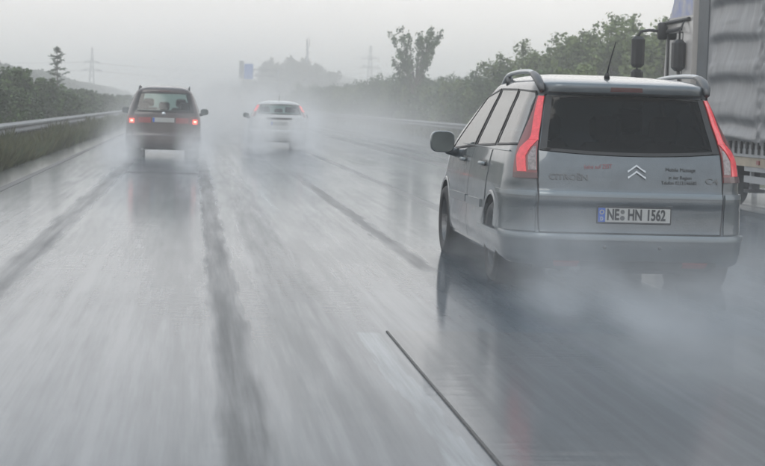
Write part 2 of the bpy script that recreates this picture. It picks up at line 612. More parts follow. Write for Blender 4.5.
def wheel(parent, x, y, z, r, w, sg):
    e = empty('wheel', (x, y, z), parent=parent)
    t = MB()
    h = w/2
    t.lathe([(r*.66,-h*.9),(r*.9,-h),(r*.985,-h*.75),(r,-h*.3),(r,h*.3),(r*.985,h*.75),(r*.9,h),(r*.66,h*.9)], 'x', seg=36)
    t.build('tyre', M['rubber'], e, True)
    rm = MB()
    o = sg*h*.72
    rm.lathe([(r*.67,o),(r*.63,o+sg*.012),(r*.60,o-sg*.03),(r*.58,-o*.2)], 'x', seg=36, closed=False)
    rm.lathe([(0.001,o-sg*.02),(r*.14,o-sg*.015),(r*.16,o-sg*.05)], 'x', seg=20, closed=False)
    for k in range(7):
        a = 2*math.pi*k/7
        ca, sa = math.cos(a), math.sin(a)
        def pt(rr_, off, xx):
            return (xx, rr_*ca-off*sa, rr_*sa+off*ca)
        n0 = len(rm.v)
        for xx in (o-sg*.02, o-sg*.05):
            for (rr_, off) in ((r*.12,-.03),(r*.62,-.02),(r*.62,.02),(r*.12,.03)):
                rm.v.append(pt(rr_, off, xx))
        rm.f += [tuple(n0+i for i in q) for q in ((0,1,2,3),(7,6,5,4),(0,4,5,1),(1,5,6,2),(2,6,7,3),(3,7,4,0))]
    rm.build('rim', M['alloy'], e, False)
    br = MB()
    br.lathe([(0.001,o-sg*.06),(r*.5,o-sg*.06),(r*.5,o-sg*.08),(0.001,o-sg*.08)], 'x', seg=20)
    br.build('brake_disc', M['frame'], e)
    return e

def seats(parent, xs, y, z0, hgt, name='seat', w=0.5, material=None):
    for x in xs:
        mb = MB()
        mb.box((x-w/2, y, z0), (x+w/2, y+.5, z0+.16), .04)
        mb.box((x-w/2, y-.16, z0+.1), (x+w/2, y-.02, z0+hgt-.22), .05)
        mb.box((x-.13, y-.14, z0+hgt-.2), (x+.13, y-.04, z0+hgt), .04)
        mb.tube([(x-.06,y-.09,z0+hgt-.24),(x-.06,y-.09,z0+hgt-.18)], .008, 6)
        mb.tube([(x+.06,y-.09,z0+hgt-.24),(x+.06,y-.09,z0+hgt-.18)], .008, 6)
        mb.build(name, material or M['interior'], parent)

def mirror(parent, sg, x, y, z, w, h, dpt, housing):
    """door mirror: foot + rounded housing + pane facing the rear"""
    mb = MB()
    n = 18
    secs = [(-dpt*.5, .93), (-dpt*.42, 1.0), (-dpt*.05, 1.0), (dpt*.3, .82), (dpt*.5, .35)]
    rows = []
    for (yy, k) in secs:
        row = []
        for i in range(n+1):
            a = 2*math.pi*i/n
            ca, sa = math.cos(a), math.sin(a)
            px = math.copysign(abs(ca)**.6, ca)*w/2*k
            pz = math.copysign(abs(sa)**.6, sa)*h/2*k
            row.append((x+px, y+yy, z+pz))
        rows.append(row)
    mb.grid(rows)
    n0 = len(mb.v)
    mb.v += [tuple(p) for p in rows[-1][:-1]]
    mb.f.append(tuple(range(n0, n0+n)))
    mb.tube([(x-sg*w*.25, y, z-h*.35), (x-sg*(w*.5+.03), y+.05, z-h*.5), (x-sg*(w*.5+.12), y+.08, z-h*.55)], [.045,.04,.04], 8)
    e = mb.build('door_mirror', housing, parent, True)
    pm = MB()
    rr_ = []
    for i in range(n):
        a = 2*math.pi*i/n
        ca, sa = math.cos(a), math.sin(a)
        rr_.append((x+math.copysign(abs(ca)**.6, ca)*w/2*.93, z+math.copysign(abs(sa)**.6, sa)*h/2*.93))
    pm.prism(rr_, 'y', y-dpt*.5, y-dpt*.5+.012)
    pm.build('mirror_glass', M['mirror_pane'], e)
    return e

M['mirror_pane'] = mat('mirror_pane', (0.10, 0.12, 0.125), 0.12, metal=0.7)
M['wheel_well'] = mat('wheel_well', (0.012, 0.012, 0.013), 0.9)

# ------------------------------------------------------------------ ground, road
def sheet(name, x0, x1, y0, y1, z, material, kind='structure', seg=1):
    mb = MB()
    ys = np.linspace(y0, y1, seg+1)
    mb.grid([[(x0, y, z), (x1, y, z)] for y in ys])
    mb.f = [f[::1] for f in mb.f]
    o = mb.build(name, material)
    o['kind'] = kind
    return o

sheet('ground', -1100, 1100, -40, 1250, -0.06, M['ground'])

TRACKS = [  # centre x, half width, strength, y from, y to: lanes the tyres ahead have just swept of water
    (-1.39, .12, .60, -30, 44), (.245, .105, .68, -30, 44), (2.03, .085, .60, 14.8, 31), (3.41, .10, .4, -30, 57),
    (.72, .22, .22, -30, 60), (-2.05, .3, .12, -30, 60), (6.2, .22, .75, 22, 120), (7.1, .15, .6, 22, 140), (8.0, .25, .75, 22, 140)]

def road_material(name, base, base2, rough, film, film_rough, bump, tracks=(), dark=(0.055, 0.058, 0.062)):
    mt = bpy.data.materials.new(name)
    mt.use_nodes = True
    nt = mt.node_tree
    b = nt.nodes['Principled BSDF']
    t = nt.nodes.new('ShaderNodeTexCoord')
    def noise(scale, stretch, detail=5, rg=.6):
        mpn = nt.nodes.new('ShaderNodeMapping')
        mpn.inputs['Scale'].default_value = stretch
        nt.links.new(t.outputs['Object'], mpn.inputs[0])
        n = nt.nodes.new('ShaderNodeTexNoise')
        n.inputs['Scale'].default_value = scale
        n.inputs['Detail'].default_value = detail
        n.inputs['Roughness'].default_value = rg
        nt.links.new(mpn.outputs[0], n.inputs['Vector'])
        return n.outputs['Fac']
    def rng(x, a, b_, c, d, smooth=False):
        r = nt.nodes.new('ShaderNodeMapRange')
        if smooth: r.interpolation_type = 'SMOOTHSTEP'
        for k, val in zip(('From Min','From Max','To Min','To Max'), (a,b_,c,d)): r.inputs[k].default_value = val
        nt.links.new(x, r.inputs['Value'])
        return r.outputs[0]
    def ma(op, x, y):
        n = nt.nodes.new('ShaderNodeMath'); n.operation = op
        for k, q in enumerate((x, y)):
            if isinstance(q, (int, float)): n.inputs[k].default_value = q
            else: nt.links.new(q, n.inputs[k])
        return n.outputs[0]
    def mixc(f, a_, b_):
        mx = nt.nodes.new('ShaderNodeMix'); mx.data_type = 'RGBA'
        for k, q in (('A', a_), ('B', b_)):
            if isinstance(q, tuple): mx.inputs[k].default_value = (*q, 1)
            else: nt.links.new(q, mx.inputs[k])
        nt.links.new(f, mx.inputs['Factor'])
        return mx.outputs['Result']
    sp = nt.nodes.new('ShaderNodeSeparateXYZ')
    nt.links.new(t.outputs['Object'], sp.inputs[0])
    lanes = noise(1.1, (1, .02, 1), 4)
    streaks = noise(11, (1, .03, 1), 5, .65)
    wide = noise(.6, (1, .3, 1), 4)
    ripples = noise(4, (.3, 2.2, 1), 3)
    grit = noise(70, (1, .5, 1), 3)
    mixv = ma('ADD', ma('MULTIPLY', lanes, .45), ma('ADD', ma('MULTIPLY', streaks, .30), ma('MULTIPLY', wide, .25)))
    wet = rng(mixv, .38, .60, 0, 1, True)
    colr = mixc(wet, base2, base)
    rgh = rng(wet, 0, 1, rough+.1, rough-.1)
    coat = rng(wet, 0, 1, film*.93, film)
    crgh = rng(wet, 0, 1, film_rough*1.4, film_rough)
    if tracks:
        wob = ma('MULTIPLY', ma('SUBTRACT', noise(.5, (.1, 1, 1), 2), .5), .10)
        fray = ma('MULTIPLY', ma('SUBTRACT', noise(14, (1, .06, 1), 4, .7), .5), .16)
        xw = ma('ADD', sp.outputs['X'], ma('ADD', wob, fray))
        tot = None
        for (xc, hw, st, ya, yb) in tracks:
            d = ma('ABSOLUTE', ma('SUBTRACT', xw, xc), 0)
            k = rng(d, hw*1.35, hw*.55, 0, st, True)
            k = ma('MULTIPLY', k, ma('MULTIPLY', rng(sp.outputs['Y'], ya, ya+.8, 0, 1, True), rng(sp.outputs['Y'], yb+8, yb-4, 0, 1, True)))
            tot = k if tot is None else ma('MAXIMUM', tot, k)
        # worn lane dashes, 6 m long every 18 m, almost drowned under the film
        ph = ma('MODULO', ma('ADD', sp.outputs['Y'], 90-4.9), 18.0)
        dash = ma('MULTIPLY', rng(ph, 6.0, 5.9, 0, 1), ma('MAXIMUM', rng(ma('ABSOLUTE', ma('SUBTRACT', xw, 1.085), 0), .075, .055, 0, 1, True), rng(ma('ABSOLUTE', ma('SUBTRACT', xw, 5.085), 0), .075, .055, 0, 1, True)))
        colr = mixc(ma('MULTIPLY', dash, rng(streaks, .35, .6, .15, .70)), colr, (.17, .21, .235))
        tot = ma('MULTIPLY', tot, rng(streaks, .30, .62, 1.1, .62))
        colr = mixc(tot, colr, dark)
        rgh = ma('ADD', rgh, ma('MULTIPLY', tot, .12))
        coat = ma('MULTIPLY', coat, ma('SUBTRACT', 1.0, ma('MULTIPLY', tot, .72)))
        crgh = ma('ADD', crgh, ma('MULTIPLY', tot, .16))
    nt.links.new(colr, b.inputs['Base Color'])
    nt.links.new(rgh, b.inputs['Roughness'])
    nt.links.new(coat, b.inputs['Coat Weight'])
    nt.links.new(crgh, b.inputs['Coat Roughness'])
    b.inputs['IOR'].default_value = 1.33
    b.inputs['Coat IOR'].default_value = 1.26
    b.inputs['Specular IOR Level'].default_value = 0.2
    bp = nt.nodes.new('ShaderNodeBump')
    bp.inputs['Strength'].default_value = bump
    bp.inputs['Distance'].default_value = 0.02
    nt.links.new(ma('ADD', ripples, ma('MULTIPLY', grit, .10)), bp.inputs['Height'])
    nt.links.new(bp.outputs[0], b.inputs['Normal'])
    nt.links.new(bp.outputs[0], b.inputs['Coat Normal'])
    return mt

M['road'] = road_material('wet_road', (0.042, 0.066, 0.090), (0.032, 0.048, 0.062), .42, .79, .07, .07, TRACKS, (.035,.037,.04))
M['slab'] = road_material('wet_worn_road', (0.054, 0.068, 0.080), (0.038, 0.046, 0.054), .42, .82, .11, .11, TRACKS[3:4], (.035,.037,.04))
M['paint'] = road_material('wet_lane_paint', (0.13, 0.145, 0.155), (0.09, 0.10, 0.11), .4, 1.0, .06, .08)
M['gutter'] = road_material('wet_gutter_concrete', (0.16, 0.165, 0.17), (0.11, 0.115, 0.12), .4, .95, .08, .12)
M['joint'] = mat('joint_sealant', (0.035, 0.035, 0.036), 0.5, var=.3)

sheet('road', -3.45, 11.3, -20, 1200, 0.0, M['road'], seg=40)
sheet('opposite_road', -24, -9.5, -20, 1200, -0.02, M['road'], seg=20)

def strip(name, x0, x1, y0, y1, z, material, wob=.012, step=1.0, flat=False):
    """painted or laid strip with slightly uneven edges"""
    n = max(2, int((y1-y0)/step))
    rows = []
    rnd = random.Random(int(x0*100)+int(y0))
    for i in range(n+1):
        y = y0+(y1-y0)*i/n
        a_, b_ = x0+rnd.uniform(-wob, wob), x1+rnd.uniform(-wob, wob)
        rows.append([(a_-.004, y, -.01), (a_, y, z), (b_, y, z), (b_+.004, y, -.01)] if not flat else [(a_, y, z), (b_, y, z)])
    if not flat: rows.insert(0, [(p[0], p[1]-.01, -.01) for p in rows[0]])
    if not flat: rows.append([(p[0], p[1]+.01, -.01) for p in rows[-1]])
    mb = MB(); mb.grid(rows)
    o = mb.build(name, material)
    o['kind'] = 'structure'
    return o

strip('road_slab', 1.222, 5.0, -20, 10.95, .004, M['slab'], .003, 2)
strip('gutter', -3.44, -2.86, -20, 600, .004, M['gutter'], .004, 6)
strip('drain_slot', -2.85, -2.73, -20, 600, .008, M['joint'], .006, 1.5)
strip('lane_joint', 1.206, 1.217, -20, 10.9, .008, M['joint'], .002, 1.5)
strip('edge_line', 8.75, 8.95, -20, 600, .008, M['paint'], .004, 4)

# ------------------------------------------------------------------ volumes
def vol_mat(name, build, color=(.94, .94, .94), aniso=0.25, rate=1.0):
    mt = bpy.data.materials.new(name)
    mt.use_nodes = True
    nt = mt.node_tree
    nt.nodes.clear()
    out = nt.nodes.new('ShaderNodeOutputMaterial')
    pv = nt.nodes.new('ShaderNodeVolumePrincipled')
    pv.inputs['Color'].default_value = (*color, 1)
    pv.inputs['Anisotropy'].default_value = aniso
    nt.links.new(pv.outputs[0], out.inputs['Volume'])
    if callable(build):
        t = nt.nodes.new('ShaderNodeTexCoord')
        sp = nt.nodes.new('ShaderNodeSeparateXYZ')
        nt.links.new(t.outputs['Object'], sp.inputs[0])
        class X:
            x, y, z = sp.outputs
            @staticmethod
            def m(op, a, b=0.0, c=0.0):
                n = nt.nodes.new('ShaderNodeMath'); n.operation = op
                for k, q in enumerate((a, b, c)):
                    if isinstance(q, (int, float)): n.inputs[k].default_value = q
                    else: nt.links.new(q, n.inputs[k])
                return n.outputs[0]
            @staticmethod
            def ramp(v, a, b, c=0.0, d=1.0, smooth=True):
                r = nt.nodes.new('ShaderNodeMapRange')
                if smooth: r.interpolation_type = 'SMOOTHSTEP'
                for k, val in zip(('From Min','From Max','To Min','To Max'), (a,b,c,d)): r.inputs[k].default_value = val
                nt.links.new(v, r.inputs['Value'])
                return r.outputs[0]
            @staticmethod
            def noise(scale, stretch=(1,1,1), detail=3, off=(0,0,0)):
                mpn = nt.nodes.new('ShaderNodeMapping')
                mpn.inputs['Scale'].default_value = stretch
                mpn.inputs['Location'].default_value = off
                nt.links.new(t.outputs['Object'], mpn.inputs[0])
                n = nt.nodes.new('ShaderNodeTexNoise')
                n.inputs['Scale'].default_value = scale
                n.inputs['Detail'].default_value = detail
                nt.links.new(mpn.outputs[0], n.inputs['Vector'])
                return n.outputs['Fac']
        nt.links.new(build(X), pv.inputs['Density'])
    else:
        pv.inputs['Density'].default_value = build
    mt.cycles.volume_step_rate = rate
    return mt

def vol_box(name, lo, hi, material, label=None, cat=None):
    mb = MB(); mb.box(lo, hi)
    o = mb.build(name, material)
    o['kind'] = 'stuff'
    if label: o['label'] = label
    return o

HAZE = 0.0031
vol_box('haze', (-1150, -60, -1.6), (1150, 1300, 24), vol_mat('haze', HAZE, (.98, .965, .94), 0.1))

def wake(cx, half, yrear, length, h0, h1, dens, seed, flare=.06, reach=1.2):
    """spray thrown up behind a car: low at its wheels, rising and widening behind"""
    def b(X):
        back = X.m('SUBTRACT', yrear+reach, X.y)                    # metres behind the wheels
        u = X.m('DIVIDE', back, length+reach)
        uc = X.m('MAXIMUM', u, 0.0)
        h = X.m('MULTIPLY_ADD', uc, h1-h0, h0)
        zz = X.m('DIVIDE', X.z, h)
        fz = X.m('POWER', 2.718, X.m('MULTIPLY', X.m('MULTIPLY', zz, zz), -1.6))
        dx = X.m('ABSOLUTE', X.m('SUBTRACT', X.x, cx))
        hw = X.m('MULTIPLY_ADD', back, flare, half)
        xx = X.m('DIVIDE', dx, hw)
        fx = X.ramp(xx, 1.12, .55)
        fy = X.m('MULTIPLY', X.ramp(u, 0, .12), X.ramp(u, 1.0, .45))
        n = X.noise(1.15, (1, .55, 1.1), 4, (seed, seed*.7, 0))
        nn = X.m('ADD', X.ramp(n, .40, .64, .22, 1.3), X.ramp(X.noise(3.2, (1, .5, 1.1), 4, (seed*2, seed, 3)), .45, .70, 0, .7))
        # two plumes behind the wheels
        pl = X.ramp(X.m('ABSOLUTE', X.m('SUBTRACT', dx, half*.80)), .62, .1, .10, 1.0)
        d = X.m('MULTIPLY', X.m('MULTIPLY', fz, fx), X.m('MULTIPLY', fy, nn))
        return X.m('MULTIPLY', X.m('MULTIPLY', d, pl), dens)
    return b

vol_box('car_spray', (1.35, 5.2, .03), (5.6, 17.9, 1.6),
        vol_mat('car_spray', wake(3.35, 1.0, 13.4, 7.8, .44, .84, .74, 6.4, .06, 4.9), (.76,.79,.82), rate=.5))
vol_box('van_spray', (-2.6, 30.0, .03), (1.3, 47, 2.6),
        vol_mat('van_spray', wake(-.7, 1.05, 43.8, 12.5, .6, 1.3, .30, 9.3, .04, 2.5), rate=.5))
vol_box('hatchback_spray', (.8, 44.0, .03), (4.7, 60, 2.6),
        vol_mat('hatchback_spray', wake(2.6, .95, 56.3, 11, .9, 1.6, .65, 14.7, .03, 3), rate=.5))
vol_box('truck_spray', (7.3, 12.0, .03), (11.8, 33, 1.6),
        vol_mat('truck_spray', wake(9.45, 1.5, 24, 10, .5, .9, .07, 5.7, .02, 8), (.80,.84,.88), rate=.8))
def mist(X):
    fz = X.m('POWER', 2.718, X.m('MULTIPLY', X.z, -.8))
    fy = X.m('MULTIPLY', X.ramp(X.y, 36, 90), X.ramp(X.y, 420, 160))
    fx = X.ramp(X.m('ABSOLUTE', X.m('SUBTRACT', X.x, 4.6)), 9.5, 3.5)
    n = X.ramp(X.noise(.22, (1, .25, 1.3), 3, (2, 5, 1)), .34, .68, .25, 1.5)
    return X.m('MULTIPLY', X.m('MULTIPLY', fz, fy), X.m('MULTIPLY', X.m('MULTIPLY', fx, n), .050))
vol_box('road_mist', (-5.2, 35, .03), (14.4, 530, 8), vol_mat('road_mist', mist, (.90,.885,.865), rate=.3))

# ------------------------------------------------------------------ silver MPV
def build_mpv():
    CX, CY0 = 3.35, 13.4
    car = empty('minivan', (CX, CY0, 0), 'silver people carrier with roof rails and number plate NE HN 1562, closest of the cars', 'car')
    rows = [(.19,.80,.16,4.40,.26,.5),(.235,.915,.04,4.50,.28,.5),(.30,.94,.01,4.55,.33,.5),(.38,.952,0,4.58,.34,.5),(.425,.957,0,4.58,.34,.5),(.447,.957,.012,4.57,.34,.5),
            (.468,.955,.045,4.57,.34,.5),(.55,.955,.058,4.56,.34,.5),(.65,.953,.06,4.52,.34,.5),(.70,.951,.045,4.50,.34,.5),(.745,.948,.047,4.44,.34,.5),(.785,.945,.070,4.38,.33,.5),
            (.88,.93,.095,4.36,.28,.5),(.98,.915,.125,4.20,.27,.42),(1.06,.895,.155,4.02,.26,.36),(1.15,.862,.20,3.84,.25,.32),(1.30,.80,.285,3.52,.23,.28),(1.42,.752,.345,3.24,.21,.26),(1.50,.716,.385,3.00,.20,.24),
            (1.535,.705,.37,2.86,.20,.24),(1.575,.695,.365,2.70,.20,.22),(1.60,.685,.375,2.58,.20,.22),(1.622,.668,.44,2.49,.22,.22),(1.642,.638,.60,2.40,.22,.22),(1.662,.585,.88,2.31,.22,.22),(1.68,.49,1.22,2.22,.22,.22),(1.693,.35,1.52,2.12,.18,.18),(1.70,.08,1.82,1.98,.03,.03)]
    sh = Shell(rows, bow=.045, sub=5)
    RW, FW = .90, 3.64
    WR = .325
    # glazing outlines on the flank (rear-bottom, front-bottom, front-top, rear-top)
    q_rear = [(.34,1.115),(1.06,1.095),(1.10,1.555),(.52,1.538)]
    q_mid = [(1.14,1.093),(2.10,1.06),(2.00,1.566),(1.17,1.557)]
    q_front = [(2.20,1.058),(3.52,1.00),(2.66,1.50),(2.08,1.566)]
    quads = [q_rear, q_mid, q_front]
    # rear screen
    def f_rear(a, b):
        z0 = 1.05; zt = 1.522
        x_b, x_t = .705, .612
        s_ = 2*a-1
        zb = z0+.030*s_*s_
        ztop = zt-.022*s_*s_
        z = zb+(ztop-zb)*b
        x = s_*(x_b+(x_t-x_b)*(z-1.06)/(1.52-1.06))
        return sh.t_x(x, z), z
    def hole_rear(tm, z, c):
        return abs(tm) < 1.4 and 1.11 < z < 1.47 and abs(c.x) < (.705-.093*(z-1.06)/.46)-.05 and c.y < 1
    def f_wind(a, b):
        z = 1.06+(1.53-1.06)*b
        return 3.45+(2*5-3.45-3.45)*a if False else (3.5+1.5*a), z
    def hole_wind(tm, z, c):
        return abs(tm) > 3.65 and 1.03 < z < 1.50
    holes = [hole_rear, hole_wind]
    for sg in (-1, 1):
        for q in quads: holes.append(hole_quad(sg, q, .03))
    sh.body('body', M['silver'], car, holes, [(RW, WR+.01, .375), (FW, WR+.01, .375)])
    # wheel wells + wheels + arch lips
    for sg in (-1, 1):
        for yy in (RW, FW):
            w_ = MB()
            w_.lathe([(.372, sg*.93), (.372, sg*.55), (.001, sg*.55)], 'x', (0, yy, WR+.01), 28, False)
            w_.build('wheel_arch', M['wheel_well'], car)
            wheel(car, sg*.84, yy, WR, WR, .215, sg)
            lip = MB()
            ro, ri, rm_ = [], [], []
            for k in range(25):
                a = R(-8)+math.pi*(1+16/180)*k/24
                for lst, rad, off in ((ro, .405, .002), (rm_, .39, .012), (ri, .368, .004)):
                    y = yy+rad*math.cos(a); z = max(.2, WR+.01+rad*math.sin(a))
                    t = sh.t_y(y, z, sg); v = sh.v_of_z(z)
                    lst.append(sh.P(t, v)+sh.nrm(t, v)*off)
            lip.grid([ro, rm_, ri])
            lip.build('arch_lip', M['silver'], car, True)
    # underside
    u = MB(); u.box((-.72,.25,.17),(.72,4.3,.21)); u.build('underbody', M['frame'], car)
    ax = MB(); ax.box((-.74,.82,.14),(.74,.98,.26),.03); ax.box((-.5,.3,.135),(.5,.72,.19),.02); ax.build('gap_blocker', M['frame'], car)  # dark boxes added under the car to block the bright gap
    mu = MB(); mu.tube([(-.42,.06,.20),(-.42,.6,.20)], .035, 10); mu.build('exhaust', M['steel'], car, True)
    # seats and dash inside
    seats(car, (-.42, .42), 2.1, .62, .80)
    seats(car, (-.5, 0, .5), 1.15, .62, .74, w=.42)
    d_ = MB(); d_.box((-.72,3.25,.7),(.72,3.7,.99),.08); d_.build('dashboard', M['interior'], car)
    fl = MB(); fl.box((-.80,.35,.45),(.80,3.4,.5)); fl.build('cabin_floor', M['interior'], car)
    # rear screen and tailgate
    tgz = [(.462,.700),(.6,.712),(.77,.713),(.9,.712),(1.045,.708)]
    tg = sh.patch(lambda a, b: ((lambda x, z: (sh.t_x(x, z), z))((2*a-1)*float(np.interp(.464+(1.048+.03*(2*a-1)**2-.464)*b, [r[0] for r in tgz], [r[1] for r in tgz])), .464+(1.046+.03*(2*a-1)**2-.464)*b)),
                  28, 40, .007, .02, 'tailgate', M['silver'], car)
    gapm = M['gap']
    for sg in (-1, 1):
        sh.patch(rear_rows(sh, [(z, sg*x, sg*(x+.013)) for z, x in tgz]+[(1.30,sg*.665,sg*.678),(1.515,sg*.615,sg*.628)]), 1, 40, .0035, .008, 'tailgate_gap', gapm, tg)
    sh.patch(rear_rows(sh, [(.449,-.70,.70),(.463,-.70,.70)]), 24, 1, .004, .008, 'tailgate_gap', gapm, tg)
    gl = sh.patch(f_rear, 26, 12, .012, .006, 'rear_window', M['darkglass'], car)
    frame_strip(sh, f_rear, (.035, .05), 'window_border', gl, .0145)
    # raised band above the plate, its highlight painted in as paler silver
    sh.patch(rear_rows(sh, [(.738,-.712,.712),(.755,-.712,.712),(.772,-.712,.712)]), 28, 3, .012, .02, 'tailgate_band', M['silver_trim_and_highlight'], tg)
    # plate
    pl = empty('number_plate', (.018, -.004, .605), parent=car)
    PY = sh.P(0, sh.v_of_z(.6)).y
    h = MB(); h.box((-.292, PY-.017+.004, -.068), (.292, PY+.02, .068), .006); h.build('plate_holder', M['black'], pl)
    h = MB(); h.box((-.225, PY-.021+.004, -.053), (.28, PY-.0165+.004, .053)); h.build('plate_face', M['plate'], pl)
    h = MB(); h.box((-.28, PY-.021+.004, -.053), (-.2265, PY-.0165+.004, .053)); h.build('country_strip', M['plate_blue'], pl)
    face = Matrix.Translation((0, PY-.0175, 0)) @ Matrix.Rotation(R(90), 4, 'X')
    def ptxt(s_, x, size, sx, mt, z=0, bold=.004, nm='plate_lettering'):
        text_mesh(nm, s_, size, mt, pl, Matrix.Translation((x, PY-.0185, z)) @ Matrix.Rotation(R(90), 4, 'X'), sx, .0012, bold=bold)
    ptxt('NE', -.166, .115, .66, M['ink'])
    ptxt('HN', .005, .115, .66, M['ink'])
    ptxt('1562', .168, .115, .66, M['ink'])
    ptxt('D', -.253, .04, .8, M['plate'], -.03, .0015)
    sm = MB(); sm.lathe([(.001,0),(.0165,0),(.0165,-.002),(.001,-.002)], 'y', (-.0925, PY-.0185, .026), 16); sm.lathe([(.001,0),(.0185,0),(.0185,-.002),(.001,-.002)], 'y', (-.0925, PY-.0185, -.022), 16)
    sm.build('plate_seal', M['ink_grey'], pl)
    st = MB()
    for k in range(12):
        a = 2*math.pi*k/12
        cx_, cz_ = -.253+.015*math.cos(a), .022+.015*math.sin(a)
        st.box((cx_-.0025, PY-.0195, cz_-.0025), (cx_+.0025, PY-.017, cz_+.0025))
    st.build('plate_stars', M['star'], pl)
    lt = MB(); lt.box((-.30,PY-.012,.674),(.32,PY+.02,.688),.004); lt.build('plate_light_bar', M['silver_trim_and_highlight'], tg)
    # badges and lettering on the tailgate
    def on_rear(x, z, off=.010):
        t = sh.t_x(x, z); v = sh.v_of_z(z)
        p = sh.P(t, v); n = sh.nrm(t, v)
        p = p+n*off
        up = Vector((0,0,1)); up = (up-n*up.dot(n)).normalized(); rt = up.cross(n).normalized()
        mm = Matrix(((rt.x, up.x, n.x, p.x), (rt.y, up.y, n.y, p.y), (rt.z, up.z, n.z, p.z), (0,0,0,1)))
        return mm
    text_mesh('lettering', 'CITRO\u00cbN', .062, M['ink_grey'], tg, on_rear(-.49, .880), 1.15, .003, bold=.0015)
    text_mesh('lettering', 'C4', .068, M['ink_grey'], tg, on_rear(.632, .872), 1.3, .003, bold=.001)
    text_mesh('sticker_text', 'liebe auf ZEIT', .046, M['ink_red'], tg, on_rear(-.26, .965) @ Matrix.Rotation(R(3), 4, 'Z'), .85, .0008)
    text_mesh('sticker_text', 'Mobile Massage', .042, M['ink'], tg, on_rear(.385, .955), .9, .0008)
    text_mesh('sticker_text', 'in der Region', .038, M['ink'], tg, on_rear(.380, .896), .9, .0008)
    text_mesh('sticker_text', 'Telefon 02131/46582', .038, M['ink'], tg, on_rear(.370, .856), .86, .0008)
    # two stacked chevrons
    em = MB()
    mm = on_rear(.036, .925, .011)
    for dz in (0.028, -.020):
        pts = [(-.070,-.030),(0,.020),(.070,-.030),(.070,-.012),(.052,-.004),(0,.036),(-.052,-.004),(-.070,-.012)]
        n0 = len(em.v)
        for hz in (.010, 0):
            for (px, pz) in pts: em.v.append(tuple(mm @ Vector((px, pz+dz, hz))))
        n = len(pts)
        em.f += [(n0,n0+1,n0+5,n0+6),(n0+6,n0+7,n0),(n0+1,n0+2,n0+3),(n0+1,n0+3,n0+4),(n0+1,n0+4,n0+5)]
        for k in range(n): em.f.append((n0+k, n0+(k+1)%n, n0+n+(k+1)%n, n0+n+k))
    em.build('chevron_emblem', M['chrome'], tg)
    # bumper with corners, reflectors and parking sensors
    bp = sh.patch(rowfn([(.215,-2.25,2.25),(.30,-2.3,2.3),(.425,-2.3,2.3)]), 60, 10, .012, .02, 'rear_bumper', M['silver'], car)
    sh.patch(rowfn([(.412,-2.28,2.28),(.432,-2.28,2.28),(.444,-2.28,2.28)]), 60, 3, .020, .022, 'bumper_ledge', M['silver_trim_and_highlight'], bp)  # light along the bumper ledge put into a paler colour
    lowv = sh.patch(rear_rows(sh, [(.198,-.62,.62),(.262,-.66,.66)]), 20, 2, .016, .016, 'lower_valance', M['black'], bp)
    for sg in (-1, 1):
        sh.patch(rear_rows(sh, [(.226,sg*.405,sg*.585),(.256,sg*.40,sg*.60)]), 6, 2, .023, .012, 'reflector', M['reflector'], bp)
        mm = on_rear(sg*.215, .362, .012)
        sn = MB(); sn.lathe([(.001,.006),(.013,.005),(.016,0),(.016,-.004)], 'z', (0,0,0), 14, False)
        sn.v = [tuple(mm @ Vector(v)) for v in sn.v]
        sn.build('parking_sensor', M['ink_grey'], bp, True)
        # bumper corner pad beside the tailgate
        cp = sh.patch(rowfn([(.462,sh.t_x(sg*.735,.462),sg*2.06),(.60,sh.t_x(sg*.735,.6),sg*2.05),(.752,sh.t_x(sg*.735,.75),sg*2.04)]), 14, 10, .010, .02, 'bumper_corner', M['silver'], bp)
        sh.patch(rowfn([(.735,sh.t_x(sg*.735,.735),sg*2.05),(.768,sh.t_x(sg*.735,.768),sg*2.05)]), 14, 2, .016, .02, 'corner_ledge', M['silver_trim_and_highlight'], bp)  # paler colour stands for light caught on the corner ledge
        # tail lamp
        lamp = sh.patch(rear_rows(sh, [(.865,sg*.722,sg*.880),(.98,sg*.722,sg*.868),(1.10,sg*.712,sg*.838),(1.18,sg*.696,sg*.800),(1.30,sg*.666,sg*.745),(1.40,sg*.645,sg*.704),(1.495,sg*.622,sg*.668)]), 8, 24, .018, .022, 'tail_lamp', M['lamp_red'], car)
        sh.patch(rear_rows(sh, [(1.15,sg*.700,sg*.764),(1.18,sg*.697,sg*.745),(1.30,sg*.668,sg*.716),(1.40,sg*.647,sg*.690),(1.488,sg*.626,sg*.660)]), 5, 16, .0235, .008, 'lit_band', M['lamp_lit'], lamp)
        sh.patch(rear_rows(sh, [(.912,sg*.795,sg*.850),(1.03,sg*.795,sg*.848),(1.09,sg*.760,sg*.822),(1.148,sg*.708,sg*.765)]), 5, 12, .0235, .008, 'lit_band', M['lamp_lit'], lamp)
        sh.patch(rear_rows(sh, [(.925,sg*.728,sg*.782),(1.03,sg*.727,sg*.780),(1.10,sg*.722,sg*.738)]), 5, 10, .0225, .008, 'reversing_lens', M['lamp_clear'], lamp)
        sh.patch(rear_rows(sh, [(.866,sg*.723,sg*.878),(.905,sg*.723,sg*.874)]), 6, 2, .0225, .008, 'lamp_foot', M['lamp_dark'], lamp)
